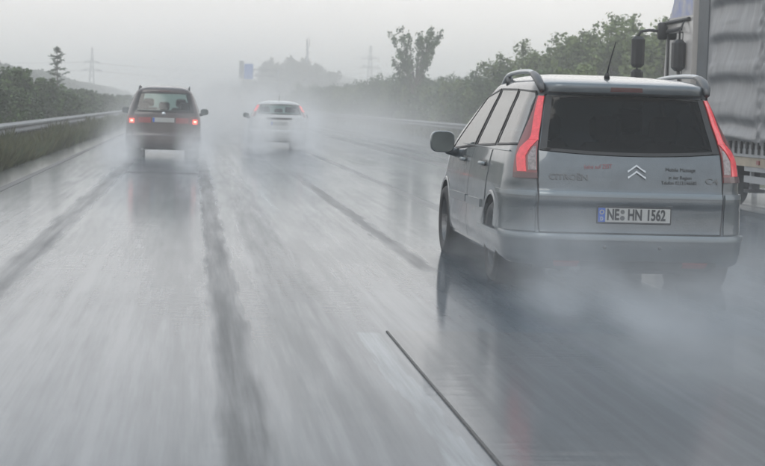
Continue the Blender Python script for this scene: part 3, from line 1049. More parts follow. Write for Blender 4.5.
    # side glass, doors, mouldings, handles
    for sg in (-1, 1):
        for q in quads:
            f = side_quad(sh, sg, q)
            g = sh.patch(f, 14, 8, .005, .005, 'side_window', M['sideglass'], car)
            frame_strip(sh, f, (.024, .032), 'window_seal', g, .009, n=12)
        # chrome-ish waist line
        sh.patch(rowfn([(1.062,sh.t_y(.42,1.06,sg),sh.t_y(2.9,1.06,sg)),(1.07,sh.t_y(.42,1.06,sg),sh.t_y(2.9,1.06,sg))]), 30, 1, .012, .012, 'waist_trim', M['silver_trim_and_highlight'], car)
        d1 = sh.patch(side_quad(sh, sg, [(1.20,.28),(2.14,.28),(2.14,1.045),(1.20,1.055)]), 18, 18, .006, .012, 'door', M['silver'], car)
        d2 = sh.patch(side_quad(sh, sg, [(2.155,.28),(3.22,.28),(3.45,.98),(2.155,1.045)]), 16, 18, .006, .012, 'door', M['silver'], car)
        for d, y0, y1 in ((d1, 1.33, 2.12), (d2, 2.175, 3.20)):
            sh.patch(side_quad(sh, sg, [(y0,.575),(y1,.565),(y1,.630),(y0,.640)]), 12, 4, .022, .02, 'side_moulding', M['silver_trim_and_highlight'], d)
        sh.patch(side_quad(sh, sg, [(2.140,.28),(2.156,.28),(2.156,1.045),(2.140,1.045)]), 1, 14, .004, .006, 'door_gap', gapm, d1)
        for d, yh in ((d1, 1.42), (d2, 2.55)):
            zc = .93
            sh.patch(side_quad(sh, sg, [(yh-.10,zc-.045),(yh+.12,zc-.045),(yh+.12,zc+.035),(yh-.10,zc+.035)]), 6, 4, .008, .006, 'handle_recess', M['ink_grey'], d)
            hb = MB()
            pts = []
            for k in range(6):
                y = yh-.10+.22*k/5
                t = sh.t_y(y, zc, sg); v = sh.v_of_z(zc)
                pts.append(sh.P(t, v)+sh.nrm(t, v)*(.018+.028*math.sin(math.pi*k/5)))
            hb.tube(pts, .016, 8)
            hb.build('door_handle', M['silver_trim_and_highlight'], d, True)
        sh.patch(side_quad(sh, sg, [(1.18,.215),(3.25,.215),(3.25,.262),(1.18,.262)]), 16, 2, .012, .02, 'sill', M['silver'], car)
        mirror(car, sg, sg*1.055, 3.12, 1.075, .225, .20, .17, M['silver'])
        # roof rail
        rl = MB()
        base = [(.47,.662,1.585),(.56,.670,1.642),(.70,.674,1.676),(.9,.672,1.694),(1.25,.668,1.699),(1.65,.662,1.693),(2.0,.654,1.672),(2.26,.645,1.60)]
        sm_ = []
        fx = pchip([b[0] for b in base], [b[1] for b in base]); fz = pchip([b[0] for b in base], [b[2] for b in base])
        for k in range(27):
            y = .47+(2.26-.47)*k/26
            sm_.append((sg*fx(y), y, fz(y)))
        rl.tube(sm_, .019, 10)
        rail = rl.build('roof_rail', M['rail'], car, True)
        ft = MB()
        ft.tube([(sg*.655,.42,1.54),(sg*.664,.47,1.592),(sg*.670,.56,1.636),(sg*.673,.70,1.670),(sg*.672,.86,1.688)], [.024,.032,.034,.028,.016], 10)
        ft.build('rail_foot', M['ink_grey'], rail, True)
        ft = MB()
        ft.tube([(sg*.650,1.88,1.60),(sg*.650,1.92,1.66)], [.036,.026], 10)
        ft.build('rail_foot', M['ink_grey'], rail, True)
    # high brake light, spoiler lip, aerial, windscreen
    sh.patch(rear_rows(sh, [(1.546,-.128,.128),(1.578,-.124,.124)]), 10, 2, .006, .01, 'high_brake_light', M['lamp_dark'], car)
    sh.patch(rear_rows(sh, [(1.527,-.60,.60),(1.536,-.595,.595)]), 24, 1, .018, .02, 'spoiler_edge', M['black'], car)
    wsn = sh.patch(lambda a, b: ((3.6+2.8*a) if a <= .5 else -(5-(a-.5)*2.8), 1.06+.45*b), 24, 10, .004, .005, 'windscreen', M['clearglass'], car) if False else None
    mbw = MB()
    rws = []
    for j in range(9):
        z = 1.00+.53*j/8; v = sh.v_of_z(z)
        rws.append([sh.P(t, v)+Vector((0,.004,0)) for t in list(np.linspace(3.55,5,12))+list(np.linspace(-4.99,-3.55,12))])
    mbw.grid(rws); mbw.build('windscreen', M['clearglass'], car, True)
    an = MB()
    an.tube([(-.06,.80,1.66),(-.06,.79,1.70)], [.026,.014], 10)
    an.tube([(-.06,.795,1.69),(-.055,.77,1.75),(-.042,.72,1.85),(-.030,.66,1.945)], [.0075,.006,.005,.004], 8)
    an.build('aerial', M['black'], car, True)
    return car
build_mpv()

# ------------------------------------------------------------------ dark van and white hatchback further ahead
def far_car(name, label, loc, rows, paint, glass_spec, arches, wr, half, details):
    car = empty(name, loc, label, 'car')
    sh = Shell(rows, bow=.05, sub=4)
    zb, zt, xb, xt, wz0, wz1, quads = glass_spec
    def f_rear(a, b):
        s_ = 2*a-1
        z = zb+.012*s_*s_+(zt-zb-.03*s_*s_)*b
        x = s_*(xb+(xt-xb)*(z-zb)/(zt-zb))
        return sh.t_x(x, z), z
    def hole_rear(tm, z, c):
        return abs(tm) < 1.5 and zb+.05 < z < zt-.05 and abs(c.x) < xb+(xt-xb)*(z-zb)/(zt-zb)-.06 and c.y < 1.2
    def hole_wind(tm, z, c):
        return abs(tm) > 3.65 and wz0 < z < wz1
    holes = [hole_rear, hole_wind]
    for sg in (-1, 1):
        for q in quads: holes.append(hole_quad(sg, q, .03))
    body = sh.body('body', paint, car, holes, arches)
    for sg in (-1, 1):
        for (ay, az, ar) in arches:
            w_ = MB(); w_.lathe([(ar-.003, sg*(half-.03)), (ar-.003, sg*(half-.38)), (.001, sg*(half-.38))], 'x', (0, ay, az), 24, False)
            w_.build('wheel_arch', M['wheel_well'], car)
            wheel(car, sg*(half-.12), ay, wr, wr, .205, sg)
        for q in quads:
            f = side_quad(sh, sg, q)
            g = sh.patch(f, 10, 6, .005, .005, 'side_window', M['sideglass'], car)
            frame_strip(sh, f, (.04, .05), 'window_seal', g, .009, n=10)
    g = sh.patch(f_rear, 20, 10, .010, .005, 'rear_window', M['clearglass'], car)
    frame_strip(sh, f_rear, (.05, .08), 'window_border', g, .014)
    mbw = MB()
    rws = []
    for j in range(7):
        z = wz0-.02+(wz1-wz0+.04)*j/6; v = sh.v_of_z(z)
        rws.append([sh.P(t, v)+Vector((0,.004,0)) for t in list(np.linspace(3.55,5,10))+list(np.linspace(-4.99,-3.55,10))])
    mbw.grid(rws); mbw.build('windscreen', M['clearglass'], car, True)
    fl = MB(); fl.box((-half+.12,.4,.42),(half-.12,3.2,.47)); fl.build('cabin_floor', M['interior'], car)
    ub = MB(); ub.box((-half+.2,.25,.19),(half-.2,4,.23)); ub.build('underbody', M['frame'], car)
    details(car, sh)
    return car

def plate_on(car, sh, z, w=.52, h=.11, letters=None, x=0):
    y = sh.P(0, sh.v_of_z(z)).y
    p = MB(); p.box((x-w/2, y-.016, z-h/2), (x+w/2, y+.02, z+h/2), .004); pl = p.build('number_plate', M['plate'], car)
    e = MB(); e.box((x-w/2+.003, y-.0185, z-h/2+.004), (x-w/2+.045, y-.0155, z+h/2-.004)); e.build('country_strip', M['plate_blue'], pl)
    e = MB()
    rnd = random.Random(4)
    return pl

def van_details(car, sh):
    # red lamp band across the tailgate
    for sg in (-1, 1):
        lamp = sh.patch(rear_rows(sh, [(.80,sg*.62,sg*.865),(.90,sg*.62,sg*.868),(1.0,sg*.63,sg*.862)]), 8, 6, .016, .02, 'tail_lamp', M['lamp_red'], car)
        sh.patch(rear_rows(sh, [(.835,sg*.70,sg*.80),(.935,sg*.70,sg*.80)]), 5, 5, .022, .008, 'lit_lens', M['lamp_bright'], lamp)
        sh.patch(rear_rows(sh, [(.865,sg*.725,sg*.775),(.905,sg*.725,sg*.775)]), 3, 3, .027, .006, 'bulb_glow', M['lamp_core'], lamp)
        sh.patch(rear_rows(sh, [(.84,sg*.30,sg*.605),(.97,sg*.30,sg*.605)]), 8, 4, .014, .018, 'reflector_band', M['van_band'], car)
        mirror(car, sg, sg*1.0, 2.9, 1.12, .20, .155, .16, M['van'])
        rl = MB(); rl.tube([(sg*.60,.5,1.63),(sg*.605,.7,1.705),(sg*.605,1.2,1.73),(sg*.60,1.9,1.71),(sg*.59,2.1,1.65)], .02, 8); rl.build('roof_rail', M['black'], car, True)
        sh.patch(side_quad(sh, sg, [(1.0,.32),(2.0,.32),(2.0,1.0),(1.15,1.0)]), 8, 8, .006, .01, 'door', M['van'], car)
        sh.patch(side_quad(sh, sg, [(2.02,.32),(2.95,.32),(3.0,.98),(2.02,1.0)]), 8, 8, .006, .01, 'door', M['van'], car)
    plate_on(car, sh, .915)
    em = MB(); y = sh.P(0, sh.v_of_z(1.06)).y
    em.lathe([(.001,-.014),(.05,-.012),(.055,0)], 'y', (0, y, 1.06), 18, False); em.build('round_emblem', M['chrome'], car, True)
    sh.patch(rowfn([(.24,-2.2,2.2),(.52,-2.25,2.25)]), 40, 6, .012, .02, 'rear_bumper', M['van'], car)
    sh.patch(rear_rows(sh, [(.52,-.70,.70),(.78,-.74,.74)]), 20, 4, .006, .012, 'tailgate', M['van'], car)
    sh.patch(rear_rows(sh, [(1.60,-.14,.14),(1.625,-.14,.14)]), 6, 1, .008, .012, 'high_brake_light', M['lamp_dark'], car)
    seats(car, (-.4, .4), 2.0, .65, .78)
    seats(car, (-.5, 0, .5), 1.1, .65, .70, w=.40)
    ex = MB(); ex.tube([(-.5,.05,.2),(-.5,.5,.2)], .03, 8); ex.build('exhaust', M['steel'], car)

M['van_band'] = mat('van_red_band', (0.20, 0.02, 0.022), 0.3, coat=.6)
van_rows = [(.20,.80,.12,4.3,.22,.5),(.26,.87,.03,4.5,.24,.5),(.36,.895,0,4.58,.25,.5),(.50,.90,0,4.6,.25,.5),(.56,.90,.05,4.58,.25,.5),(.72,.898,.07,4.45,.24,.5),(.90,.89,.085,4.15,.23,.5),(1.0,.88,.10,3.85,.22,.48),
            (1.12,.85,.14,3.45,.21,.46),(1.3,.79,.22,3.0,.20,.42),(1.5,.715,.31,2.5,.18,.38),(1.58,.68,.34,2.3,.18,.36),(1.64,.63,.36,2.1,.18,.34),(1.69,.54,.42,1.9,.18,.3),(1.72,.42,.55,1.75,.18,.26),(1.74,.25,.75,1.6,.15,.2),(1.75,.06,1.05,1.4,.05,.05)]
van_q = [[(.50,1.13),(1.15,1.12),(1.05,1.52),(.60,1.52)], [(1.20,1.12),(2.05,1.10),(1.85,1.53),(1.10,1.525)], [(2.10,1.10),(2.95,1.07),(2.2,1.50),(1.90,1.53)]]
far_car('minivan', 'dark people carrier with glowing brake lamps and red rear band in the left lane', (-.70, 43.8, 0), van_rows, M['van'],
        (1.10, 1.59, .73, .60, 1.08, 1.56, van_q), [(.92,.33,.37),(3.70,.33,.37)], .32, .90, van_details)

def hatch_details(car, sh):
    for sg in (-1, 1):
        lamp = sh.patch(rear_rows(sh, [(.98,sg*.76,sg*.858),(1.10,sg*.715,sg*.81),(1.25,sg*.645,sg*.725),(1.36,sg*.595,sg*.655)]), 6, 12, .016, .02, 'tail_lamp', M['lamp_red'], car)
        sh.patch(rear_rows(sh, [(1.14,sg*.715,sg*.785),(1.25,sg*.655,sg*.72),(1.33,sg*.615,sg*.665)]), 4, 8, .022, .008, 'lit_lens', M['lamp_lit2'], lamp)
        mirror(car, sg, sg*.965, 2.75, 1.0, .19, .15, .15, M['black'])
        sh.patch(side_quad(sh, sg, [(1.0,.30),(1.85,.30),(1.85,.92),(1.15,.92)]), 8, 8, .006, .01, 'door', M['white'], car)
        sh.patch(side_quad(sh, sg, [(1.87,.30),(2.85,.30),(2.9,.90),(1.87,.92)]), 8, 8, .006, .01, 'door', M['white'], car)
    sh.patch(rear_rows(sh, [(.90,-.40,.40),(.955,-.40,.40)]), 12, 2, .016, .02, 'tailgate_trim', M['black'], car)
    plate_on(car, sh, .78)
    sh.patch(rowfn([(.24,-2.2,2.2),(.58,-2.25,2.25)]), 40, 6, .012, .02, 'rear_bumper', M['white'], car)
    sh.patch(rear_rows(sh, [(.59,-.66,.66),(.88,-.72,.72),(1.05,-.70,.70)]), 20, 6, .006, .012, 'tailgate', M['white'], car)
    seats(car, (-.38, .38), 1.9, .50, .80)
    seats(car, (-.45, 0, .45), 1.0, .50, .74, w=.38)
    an = MB(); an.tube([(0,.75,1.48),(0,.55,1.62)], [.008,.004], 6); an.build('aerial', M['black'], car)

M['lamp_lit2'] = mat('lit_pillar_lens', (0.6, 0.05, 0.05), 0.2, emit=(1.0, 0.12, 0.11), estr=.55)
hat_rows = [(.19,.78,.12,4.0,.22,.5),(.25,.86,.03,4.15,.24,.5),(.36,.885,0,4.2,.26,.5),(.52,.89,0,4.22,.26,.5),(.58,.89,.05,4.2,.26,.5),(.72,.886,.07,4.05,.25,.5),(.86,.875,.09,3.75,.24,.5),(.95,.862,.12,3.4,.23,.48),
            (1.05,.83,.18,3.05,.22,.46),(1.2,.755,.30,2.65,.20,.42),(1.33,.68,.42,2.3,.18,.38),(1.39,.64,.44,2.1,.18,.34),(1.43,.57,.47,1.95,.18,.3),(1.46,.47,.56,1.8,.18,.28),(1.485,.32,.72,1.65,.16,.22),(1.495,.16,.9,1.5,.1,.1),(1.50,.05,1.1,1.35,.03,.03)]
hat_q = [[(.62,1.02),(1.85,1.0),(1.75,1.36),(.80,1.34)], [(1.90,1.0),(2.75,.97),(2.05,1.34),(1.80,1.36)]]
far_car('hatchback', 'small white hatchback with tall pillar tail lamps, half lost in spray', (2.70, 56.3, 0), hat_rows, M['white'],
        (1.06, 1.38, .69, .57, .98, 1.36, hat_q), [(.80,.31,.35),(3.35,.31,.35)], .305, .885, hatch_details)

# ------------------------------------------------------------------ articulated truck on the right
def build_truck():
    tr = empty('articulated_truck', (9.45, 31.0, 0), 'articulated truck with grey tarpaulin trailer, beige cab and black mirrors beyond the silver car', 'truck')
    # local: x -1.25 = left flank, y 0 = cab front, negative towards us
    def Y(w): return w-31.0
    cab = MB()
    # cab built of panels with real window openings: left side, right side, back, front, roof
    XL, XR = -1.24, 1.24
    y_r, z_b = Y(29.30), .95
    outline = [(y_r,z_b),(.05,z_b),(.05,2.02),(0,2.1),(-.05,2.80),(-.12,2.98),(-.34,3.2),(-.62,3.6),(-.95,3.82),(y_r,3.9)]
    wy0, wy1, wz0, wz1 = -1.08, -.18, 2.03, 2.80
    for sx, d in ((XL, .05), (XR, -.05)):
        # flank as strips round the door window
        def quad(a, b, c, e):
            n0 = len(cab.v)
            for xx in (sx, sx+d):
                for (y, z) in (a, b, c, e): cab.v.append((xx, y, z))
            cab.f.extend([tuple(n0+i for i in q) for q in ((0,1,2,3),(7,6,5,4),(0,4,5,1),(1,5,6,2),(2,6,7,3),(3,7,4,0))])
        quad((y_r,z_b),(.05,z_b),(.05,wz0),(y_r,wz0))
        quad((y_r,wz0),(wy0,wz0),(wy0,wz1),(y_r,wz1))
        quad((wy1,wz0),(.03,wz0),(-.05,wz1),(wy1-.02,wz1))
        quad((y_r,wz1),(-.05,wz1),(-.12,2.98),(y_r,2.98))
        quad((y_r,2.98),(-.12,2.98),(-.34,3.2),(y_r,3.2))
        quad((y_r,3.2),(-.34,3.2),(-.62,3.6),(y_r,3.6))
        quad((y_r,3.6),(-.62,3.6),(-.95,3.82),(y_r,3.9))
    cab.box((XL+.05,y_r,z_b),(XR-.05,y_r+.05,3.9))
    fr = [(.05,z_b),(.05,1.75)]
    cab.box((XL+.05,0,z_b),(XR-.05,.05,1.75))
    n0 = len(cab.v)
    path = [(-.10,2.90),(-.12,2.98),(-.34,3.2),(-.62,3.6),(-.95,3.82),(y_r,3.9)]
    for (y, z) in path:
        cab.v += [(XL,y,z),(XR,y,z)]
    for k in range(len(path)-1): cab.f.append((n0+2*k,n0+2*k+1,n0+2*k+3,n0+2*k+2))
    cab.box((XL+.05,y_r+.05,z_b),(XR-.05,0,z_b+.06))
    co = cab.build('cab', M['cab'], tr)
    g = MB(); g.box((XL+.004,wy0,wz0),(XL+.012,wy1,wz1)); g.build('side_window', M['sideglass'], co)
    g = MB(); g.box((XR-.03,wy0,wz0),(XR-.02,wy1,wz1)); g.build('side_window', M['clearglass'], co)
    g = MB(); g.grid([[(XL+.05,.03,1.75),(XR-.05,.03,1.75)],[(XL+.05,-.06,2.9),(XR-.05,-.06,2.9)]]); g.build('windscreen', M['clearglass'], co)
    g = MB(); g.box((XL-.012,-.20,wz0-.06),(XL+.06,-.10,wz1+.08)); g.build('window_pillar', M['black'], co)
    g = MB(); g.tube([(XL-.03,.02,2.985),(XL-.045,-.3,2.99),(XL-.03,-1.55,3.0)], .032, 8); g.build('roof_gutter', M['black'], co)
    g = MB(); g.tube([(XL-.02,-.18,wz1+.04),(XL-.02,-1.05,wz1+.06)], .035, 8); g.build('window_deflector', M['black'], co)
    g = MB(); g.prism([(Y(29.34),3.06),(-.22,3.06),(-.40,3.24),(-.58,3.50),(Y(29.34),3.50)], 'x', XL-.006, XL-.001); g.build('side_print', M['blueprint'], co)
    g = MB(); g.box((XL-.008,-1.12,1.0),(XL-.002,-1.10,2.80)); g.box((XL-.008,-.10,1.0),(XL-.002,-.085,2.05)); g.build('door_gap', M['gap'], co)
    g = MB(); g.box((XL-.03,-.98,1.72),(XL-.004,-.76,1.77),.01); g.build('door_handle', M['black'], co)
    g = MB()
    g.box((XL+.10,-.98,1.25),(XL+.62,-.5,1.42),.05); g.box((XL+.12,-1.05,1.4),(XL+.60,-.9,2.02),.05); g.build('seat', M['interior'], co)
    g = MB(); g.box((XL+.06,-.02,1.3),(XR-.06,-.4,1.8)) if False else g.box((XL+.06,-.4,1.3),(XR-.06,-.02,1.78),.08); g.build('dashboard', M['interior'], co)
    # mirrors on a tubular arm ahead of the door
    ma = MB()
    ma.box((XL-.16,-.12,2.70),(XL+.0,.02,3.0),.03)
    ma.tube([(XL-.08,-.05,2.84),(XL-.30,.0,2.86),(XL-.46,0,2.83),(XL-.50,0,2.74)], .026, 8)
    ma.build('mirror_arm', M['black'], co, True)
    mj = MB(); mj.tube([(XL-.50,0,2.23),(XL-.50,0,2.14)], .02, 8); mj.build('mirror_bracket', M['black'], co, True)
    mm_ = MB()
    mm_.box((XL-.615,-.11,2.20),(XL-.385,.06,2.75),.055); mm_.build('mirror', M['black'], co)
    mm_ = MB()
    mm_.box((XL-.605,-.10,1.98),(XL-.40,.06,2.17),.045); mm_.build('wide_mirror', M['black'], co)
    # second dark, mirror-like housing on a bracket behind the door window
    ai = MB()
    ai.box((XL-.21,Y(29.60),2.15),(XL-.015,Y(29.86),2.66),.05) if False else ai.box((XL-.21,Y(29.60),2.13),(XL-.012,Y(29.88),2.66),.06)
    ai.tube([(XL-.10,Y(29.74),2.64),(XL-.10,Y(29.74),2.80),(XL-.03,Y(29.74),2.98)], .018, 8)
    ai.tube([(XL-.10,Y(29.74),2.14),(XL-.08,Y(29.74),1.9),(XL-.02,Y(29.74),1.82)], .03, 8)
    ai.build('dark_housing', M['black'], co)
    # steps, tank, chassis
    ch = MB(); ch.box((-.45,Y(22.5),.75),(.45,.0,.95)); ch.build('chassis', M['frame'], tr)
    tk = MB(); tk.box((XL+.03,Y(27.9),.42),(XL+.62,Y(29.2),.92),.10); tk.build('fuel_tank', M['steel'], tr)
    sp = MB(); sp.box((XL+.02,Y(29.95),.35),(XL+.4,Y(30.9),.93),.05); sp.build('cab_step', M['cab'], tr)
    bm = MB(); bm.box((XL,-.05,.35),(XR,.12,.94),.06); bm.build('front_bumper', M['cab'], tr)
    # trailer
    tz0, tz1 = 1.0, 3.95
    yF, yB = Y(28.95), Y(15.4)
    bd = MB()
    bd.box((-1.235,yB,tz0+.02),(1.235,yF,tz0+.14))                       # floor
    bd.box((-1.235,yF-.05,tz0+.14),(1.235,yF,tz1))                       # front wall
    bd.box((-1.235,yB,tz0+.14),(1.235,yB+.05,tz1))                       # doors
    bd.box((-1.235,yB,tz1),(1.235,yF,tz1+.05))                           # roof
    td = bd.build('trailer', M['greyframe'], tr)
    # rounded front corner post in darker tarpaulin
    for sx in (-1, 1):
        cr = MB()
        cr.prism([(sx*1.19,yF+.02),(sx*1.225,yF+.02),(sx*1.262,yF-.05),(sx*1.262,Y(28.32)),(sx*1.235,Y(28.32)),(sx*1.235,yF-.05)], 'z', tz0+.1, tz1)
        cr.build('corner_post', M['tarp_dark'], td)
    # curtain sides: overlapping sagging bands, crumpled at the tension strap
    band_z = [tz0+.02, 1.27, 1.90, 2.535, 3.10, 3.66, tz1]
    def prof(z, y):
        for k in range(len(band_z)-1):
            if band_z[k] <= z <= band_z[k+1]:
                u = (z-band_z[k])/(band_z[k+1]-band_z[k])
                # bellies outward low in each band, tucked in hard just under the seam below it
                s_ = (1-u)/.78 if u > .22 else u/.22
                s_ = max(0, min(1, s_))
                return .095*(s_*s_*(3-2*s_))
        return 0
    rnd = random.Random(5)
    nz = 90
    ysamp = list(np.arange(Y(28.34), yB-.001, -.06))
    from mathutils import noise as mn
    for sx in (-1, 1):
        rws = []
        for y in ysamp:
            yw = y+31
            row = []
            edge = min(1, max(0, (Y(28.34)-y)/.40))
            strap = max(0, 1-abs(yw-25.40)/.42)
            strap = strap*strap*(3-2*strap)
            for k in range(nz+1):
                z = tz0-.02+(tz1-tz0)*k/nz
                base = prof(z+.02*math.sin(y*2.1)+.03*mn.noise(Vector((y*.8,z*1.3,2))), y)*edge*(1-.75*strap)*(.75+.7*mn.noise(Vector((y*.55, round(z/.63)*3.1, 7))))
                wr_ = .018*mn.noise(Vector((y*3.0, z*1.2, 5)))+.008*mn.noise(Vector((y*9, z*3, 1)))
                cru = strap*(.05*abs(mn.noise(Vector((y*7, z*4.5, 9))))+.035*mn.noise(Vector((y*12, z*9, 3)))+.03)
                row.append((sx*(1.245+base+wr_*edge+cru), y, z))
            rws.append(row)
        mb = MB(); mb.grid(rws)
        mb.build('curtain', M['tarp'], td, True)
    for sx in (-1, 1):
        s1 = MB(); s1.box((sx*1.25-.012,yB,.80),(sx*1.25+.012,Y(28.3),.985)); s1.build('side_rail', M['greyframe'], td)
        s2 = MB(); s2.box((sx*1.235-.012,yB,.66),(sx*1.235+.012,Y(28.3),.795)); s2.build('lower_rail', M['tan'], td)
    bk0 = None
    for sx in (-1, 1):
        for k in range(46):
            y = Y(28.2)-.28*k
            if bk0 is None:
                b = MB(); b.box((-.02,-.035,-.065),(.02,.035,.045),.008); b.box((-.012,-.02,-.14),(.012,.02,-.06))
                bk0 = b.build('buckle', M['black'], td); o = bk0
            else:
                o = bk0.copy(); col.objects.link(o); o.parent = td
            o.location = (sx*1.285, y, .985)
    ur = MB(); ur.box((-.5,yB+.1,.70),(-.38,Y(28),.99)); ur.box((.38,yB+.1,.70),(.5,Y(28),.99)); ur.build('trailer_beam', M['frame'], td)
    for k in range(3):
        sg_ = MB(); z = .42+.17*k
        if k < 2:
            sg_.box((-1.235,Y(20.2),z),(-1.20,Y(26.2),z+.10)); sg_.build('side_guard', M['greyframe'], td)
    for yy in (20.6, 22.5, 24.3, 26.0):
        p = MB(); p.box((-1.20,Y(yy)-.03,.40),(-1.15,Y(yy)+.03,.80)); p.build('guard_post', M['greyframe'], td)
    for sx in (-1, 1):
        lg = MB(); lg.box((sx*.95-.06,Y(26.5),.30),(sx*.95+.06,Y(26.62),.99)); lg.box((sx*.95-.13,Y(26.44),.25),(sx*.95+.13,Y(26.68),.30)); lg.build('landing_leg', M['frame'], td)
    mk = MB(); mk.box((-1.265,Y(25.55),.70),(-1.249,Y(25.43),.76)); mk.build('marker_lamp', M['reflector'], td)
    def twheel(x, y, sg):
        return wheel(tr, x, y, .5, .5, .30, sg)
    for sx in (-1, 1):
        for yw in (30.1, 27.35, 19.2, 17.9, 16.6):
            twheel(sx*1.06, Y(yw), sx)
        for yw in (27.35,):
            mg = MB()
            rr_ = []
            for k in range(13):
                a = math.pi*k/12
                rr_.append([(sx*.88, Y(yw)+.60*math.cos(a), .5+.58*math.sin(a)), (sx*1.24, Y(yw)+.60*math.cos(a), .5+.58*math.sin(a))])
            mg.grid(rr_); mg.build('mudguard', M['black'], tr)
build_truck()

# ------------------------------------------------------------------ guard rails
def guardrail(x, face, y0, y1, label, step=4.0):
    g = empty('guardrail', (x, y0, 0), label, 'guardrail')
    pr = [(0,.44),(.028*face,.47),(.08*face,.50),(.08*face,.545),(.02*face,.585),(.02*face,.605),(.08*face,.645),(.08*face,.69),(.028*face,.72),(0,.75)]
    rows = []
    n = int((y1-y0)/8)
    for k in range(n+1):
        y = (y1-y0)*k/n
        rows.append([(p, y, z) for p, z in pr])
    mb = MB(); mb.grid(rows)
    back = [[(p-.006*face, y, z) for p, y, z in r] for r in rows]
    mb.grid(back)
    beam = mb.build('rail_beam', M['steel'], g)
    p0 = None
    for k in range(int((y1-y0)/step)+1):
        if p0 is None:
            b = MB(); b.box((-.05-.06*face,-.03,-.1),(.05-.06*face,.03,.70)); b.box((-.03*face-.03,-.05,.5),(-.03*face+.03,.05,.68)); p0 = b.build('post', M['steel'], g); o = p0
        else:
            o = p0.copy(); col.objects.link(o); o.parent = g
        o.location = (0, k*step, 0)
    return g
guardrail(-4.35, 1, 22, 330, 'steel crash barrier along the central verge, in front of the hedge on the left')
guardrail(12.1, -1, 30, 350, 'steel crash barrier along the far right edge of the motorway below the trees')
# right-hand low kerb and verge soil
# ------------------------------------------------------------------ grass on the verges
def grass(name, x0, x1, y0, y1, n, hmin, hmax, material, label):
    rnd = random.Random(11)
    v, f = [], []
    for k in range(n):
        u = rnd.random()
        y = y0*((y1/y0)**u)
        x = x0+(x1-x0)*rnd.random()
        h = rnd.uniform(hmin, hmax)*(1+.35*math.sin(x*5+y*.7)*math.sin(y*.33))
        w = rnd.uniform(.012, .03)*(1+y/60)
        a = rnd.uniform(0, math.pi)
        lx, ly = rnd.uniform(-.14,.14), rnd.uniform(-.14,.14)
        n0 = len(v)
        ca, sa = math.cos(a)*w, math.sin(a)*w
        v += [(x-ca,y-sa,-.06),(x+ca,y+sa,-.06),(x+lx+ca*.5,y+ly+sa*.5,-.06+h*.65),(x+lx*1.9,y+ly*1.9,-.06+h)]
        f += [(n0,n0+1,n0+2),(n0,n0+2,n0+3)]
    o = link(name, v, f, material)
    tag(o, label, None, None, 'stuff')
    return o
grass('grass', -5.3, -3.5, 24, 150, 32000, .28, .62, M['grass'], 'tall brownish green grass on the central verge')
grass('grass', 11.5, 14.5, 40, 170, 14000, .2, .5, M['grass'], 'rough grass along the right verge below the trees')

# ------------------------------------------------------------------ foliage
def leaf_cloud(rnd, blobs, n, smin, smax, dens_pow=.45):
    v, f = [], []
    wts = [b[1]**2 for b in blobs]
    tot = sum(wts)
    for (c, r, sq) in [(b[0], b[1], b[2] if len(b) > 2 else 1.0) for b in blobs]:
        k = int(n*r*r/tot)
        for _ in range(k):
            while True:
                d = Vector((rnd.gauss(0,1), rnd.gauss(0,1), rnd.gauss(0,1)))
                if d.length > .01: break
            d.normalize()
            rad = r*(rnd.random()**dens_pow)*rnd.uniform(.82, 1.12)
            p = Vector(c)+Vector((d.x, d.y, d.z*sq))*rad
            s = rnd.uniform(smin, smax)
            a = Vector((rnd.gauss(0,1), rnd.gauss(0,1), rnd.gauss(0,.6))).normalized()
            b = a.orthogonal().normalized()
            b = (b*math.cos(rnd.random()*6.28)+a.cross(b)*math.sin(rnd.random()*6.28))
            n0 = len(v)
            v += [tuple(p-a*s*.5), tuple(p+b*s*.32), tuple(p+a*s*.5), tuple(p-b*s*.32)]
            f.append((n0, n0+1, n0+2, n0+3))
    return v, f

def shrub_proto(seed, h, w, n, material, smin=.10, smax=.22, name='shrub', spiky=.3):
    rnd = random.Random(seed)
    e = empty(name, (0,0,0))
    blobs = []
    k = 11
    for i in range(k):
        zz = h*(.16+.68*rnd.random()**.8)
        rr_ = w*.5*(1-.55*max(0, (zz/h-.35))/.65)
        a = rnd.random()*6.28; q = rr_*rnd.random()**.5*.75
        blobs.append(((q*math.cos(a), q*math.sin(a), zz), w*.5*rnd.uniform(.30,.52), 1.1))
    for i in range(int(5*spiky*2)):
        a = rnd.random()*6.28; q = w*.30*rnd.random()
        for s in range(4):
            blobs.append(((q*math.cos(a)+rnd.uniform(-.05,.05), q*math.sin(a), h*(.80+.07*s)), w*.11*(1-.17*s), 1.5))
    v, f = leaf_cloud(rnd, blobs, n, smin, smax)
    link('crown', v, f, material, e)
    mb = MB()
    for i in range(4):
        a = rnd.random()*6.28
        mb.tube([(0,0,-.1),(.12*math.cos(a),.12*math.sin(a),h*.3),(.30*w*math.cos(a),.30*w*math.sin(a),h*.72)], [.05,.035,.012], 6)
    mb.build('trunk', M['bark'], e)
    return e

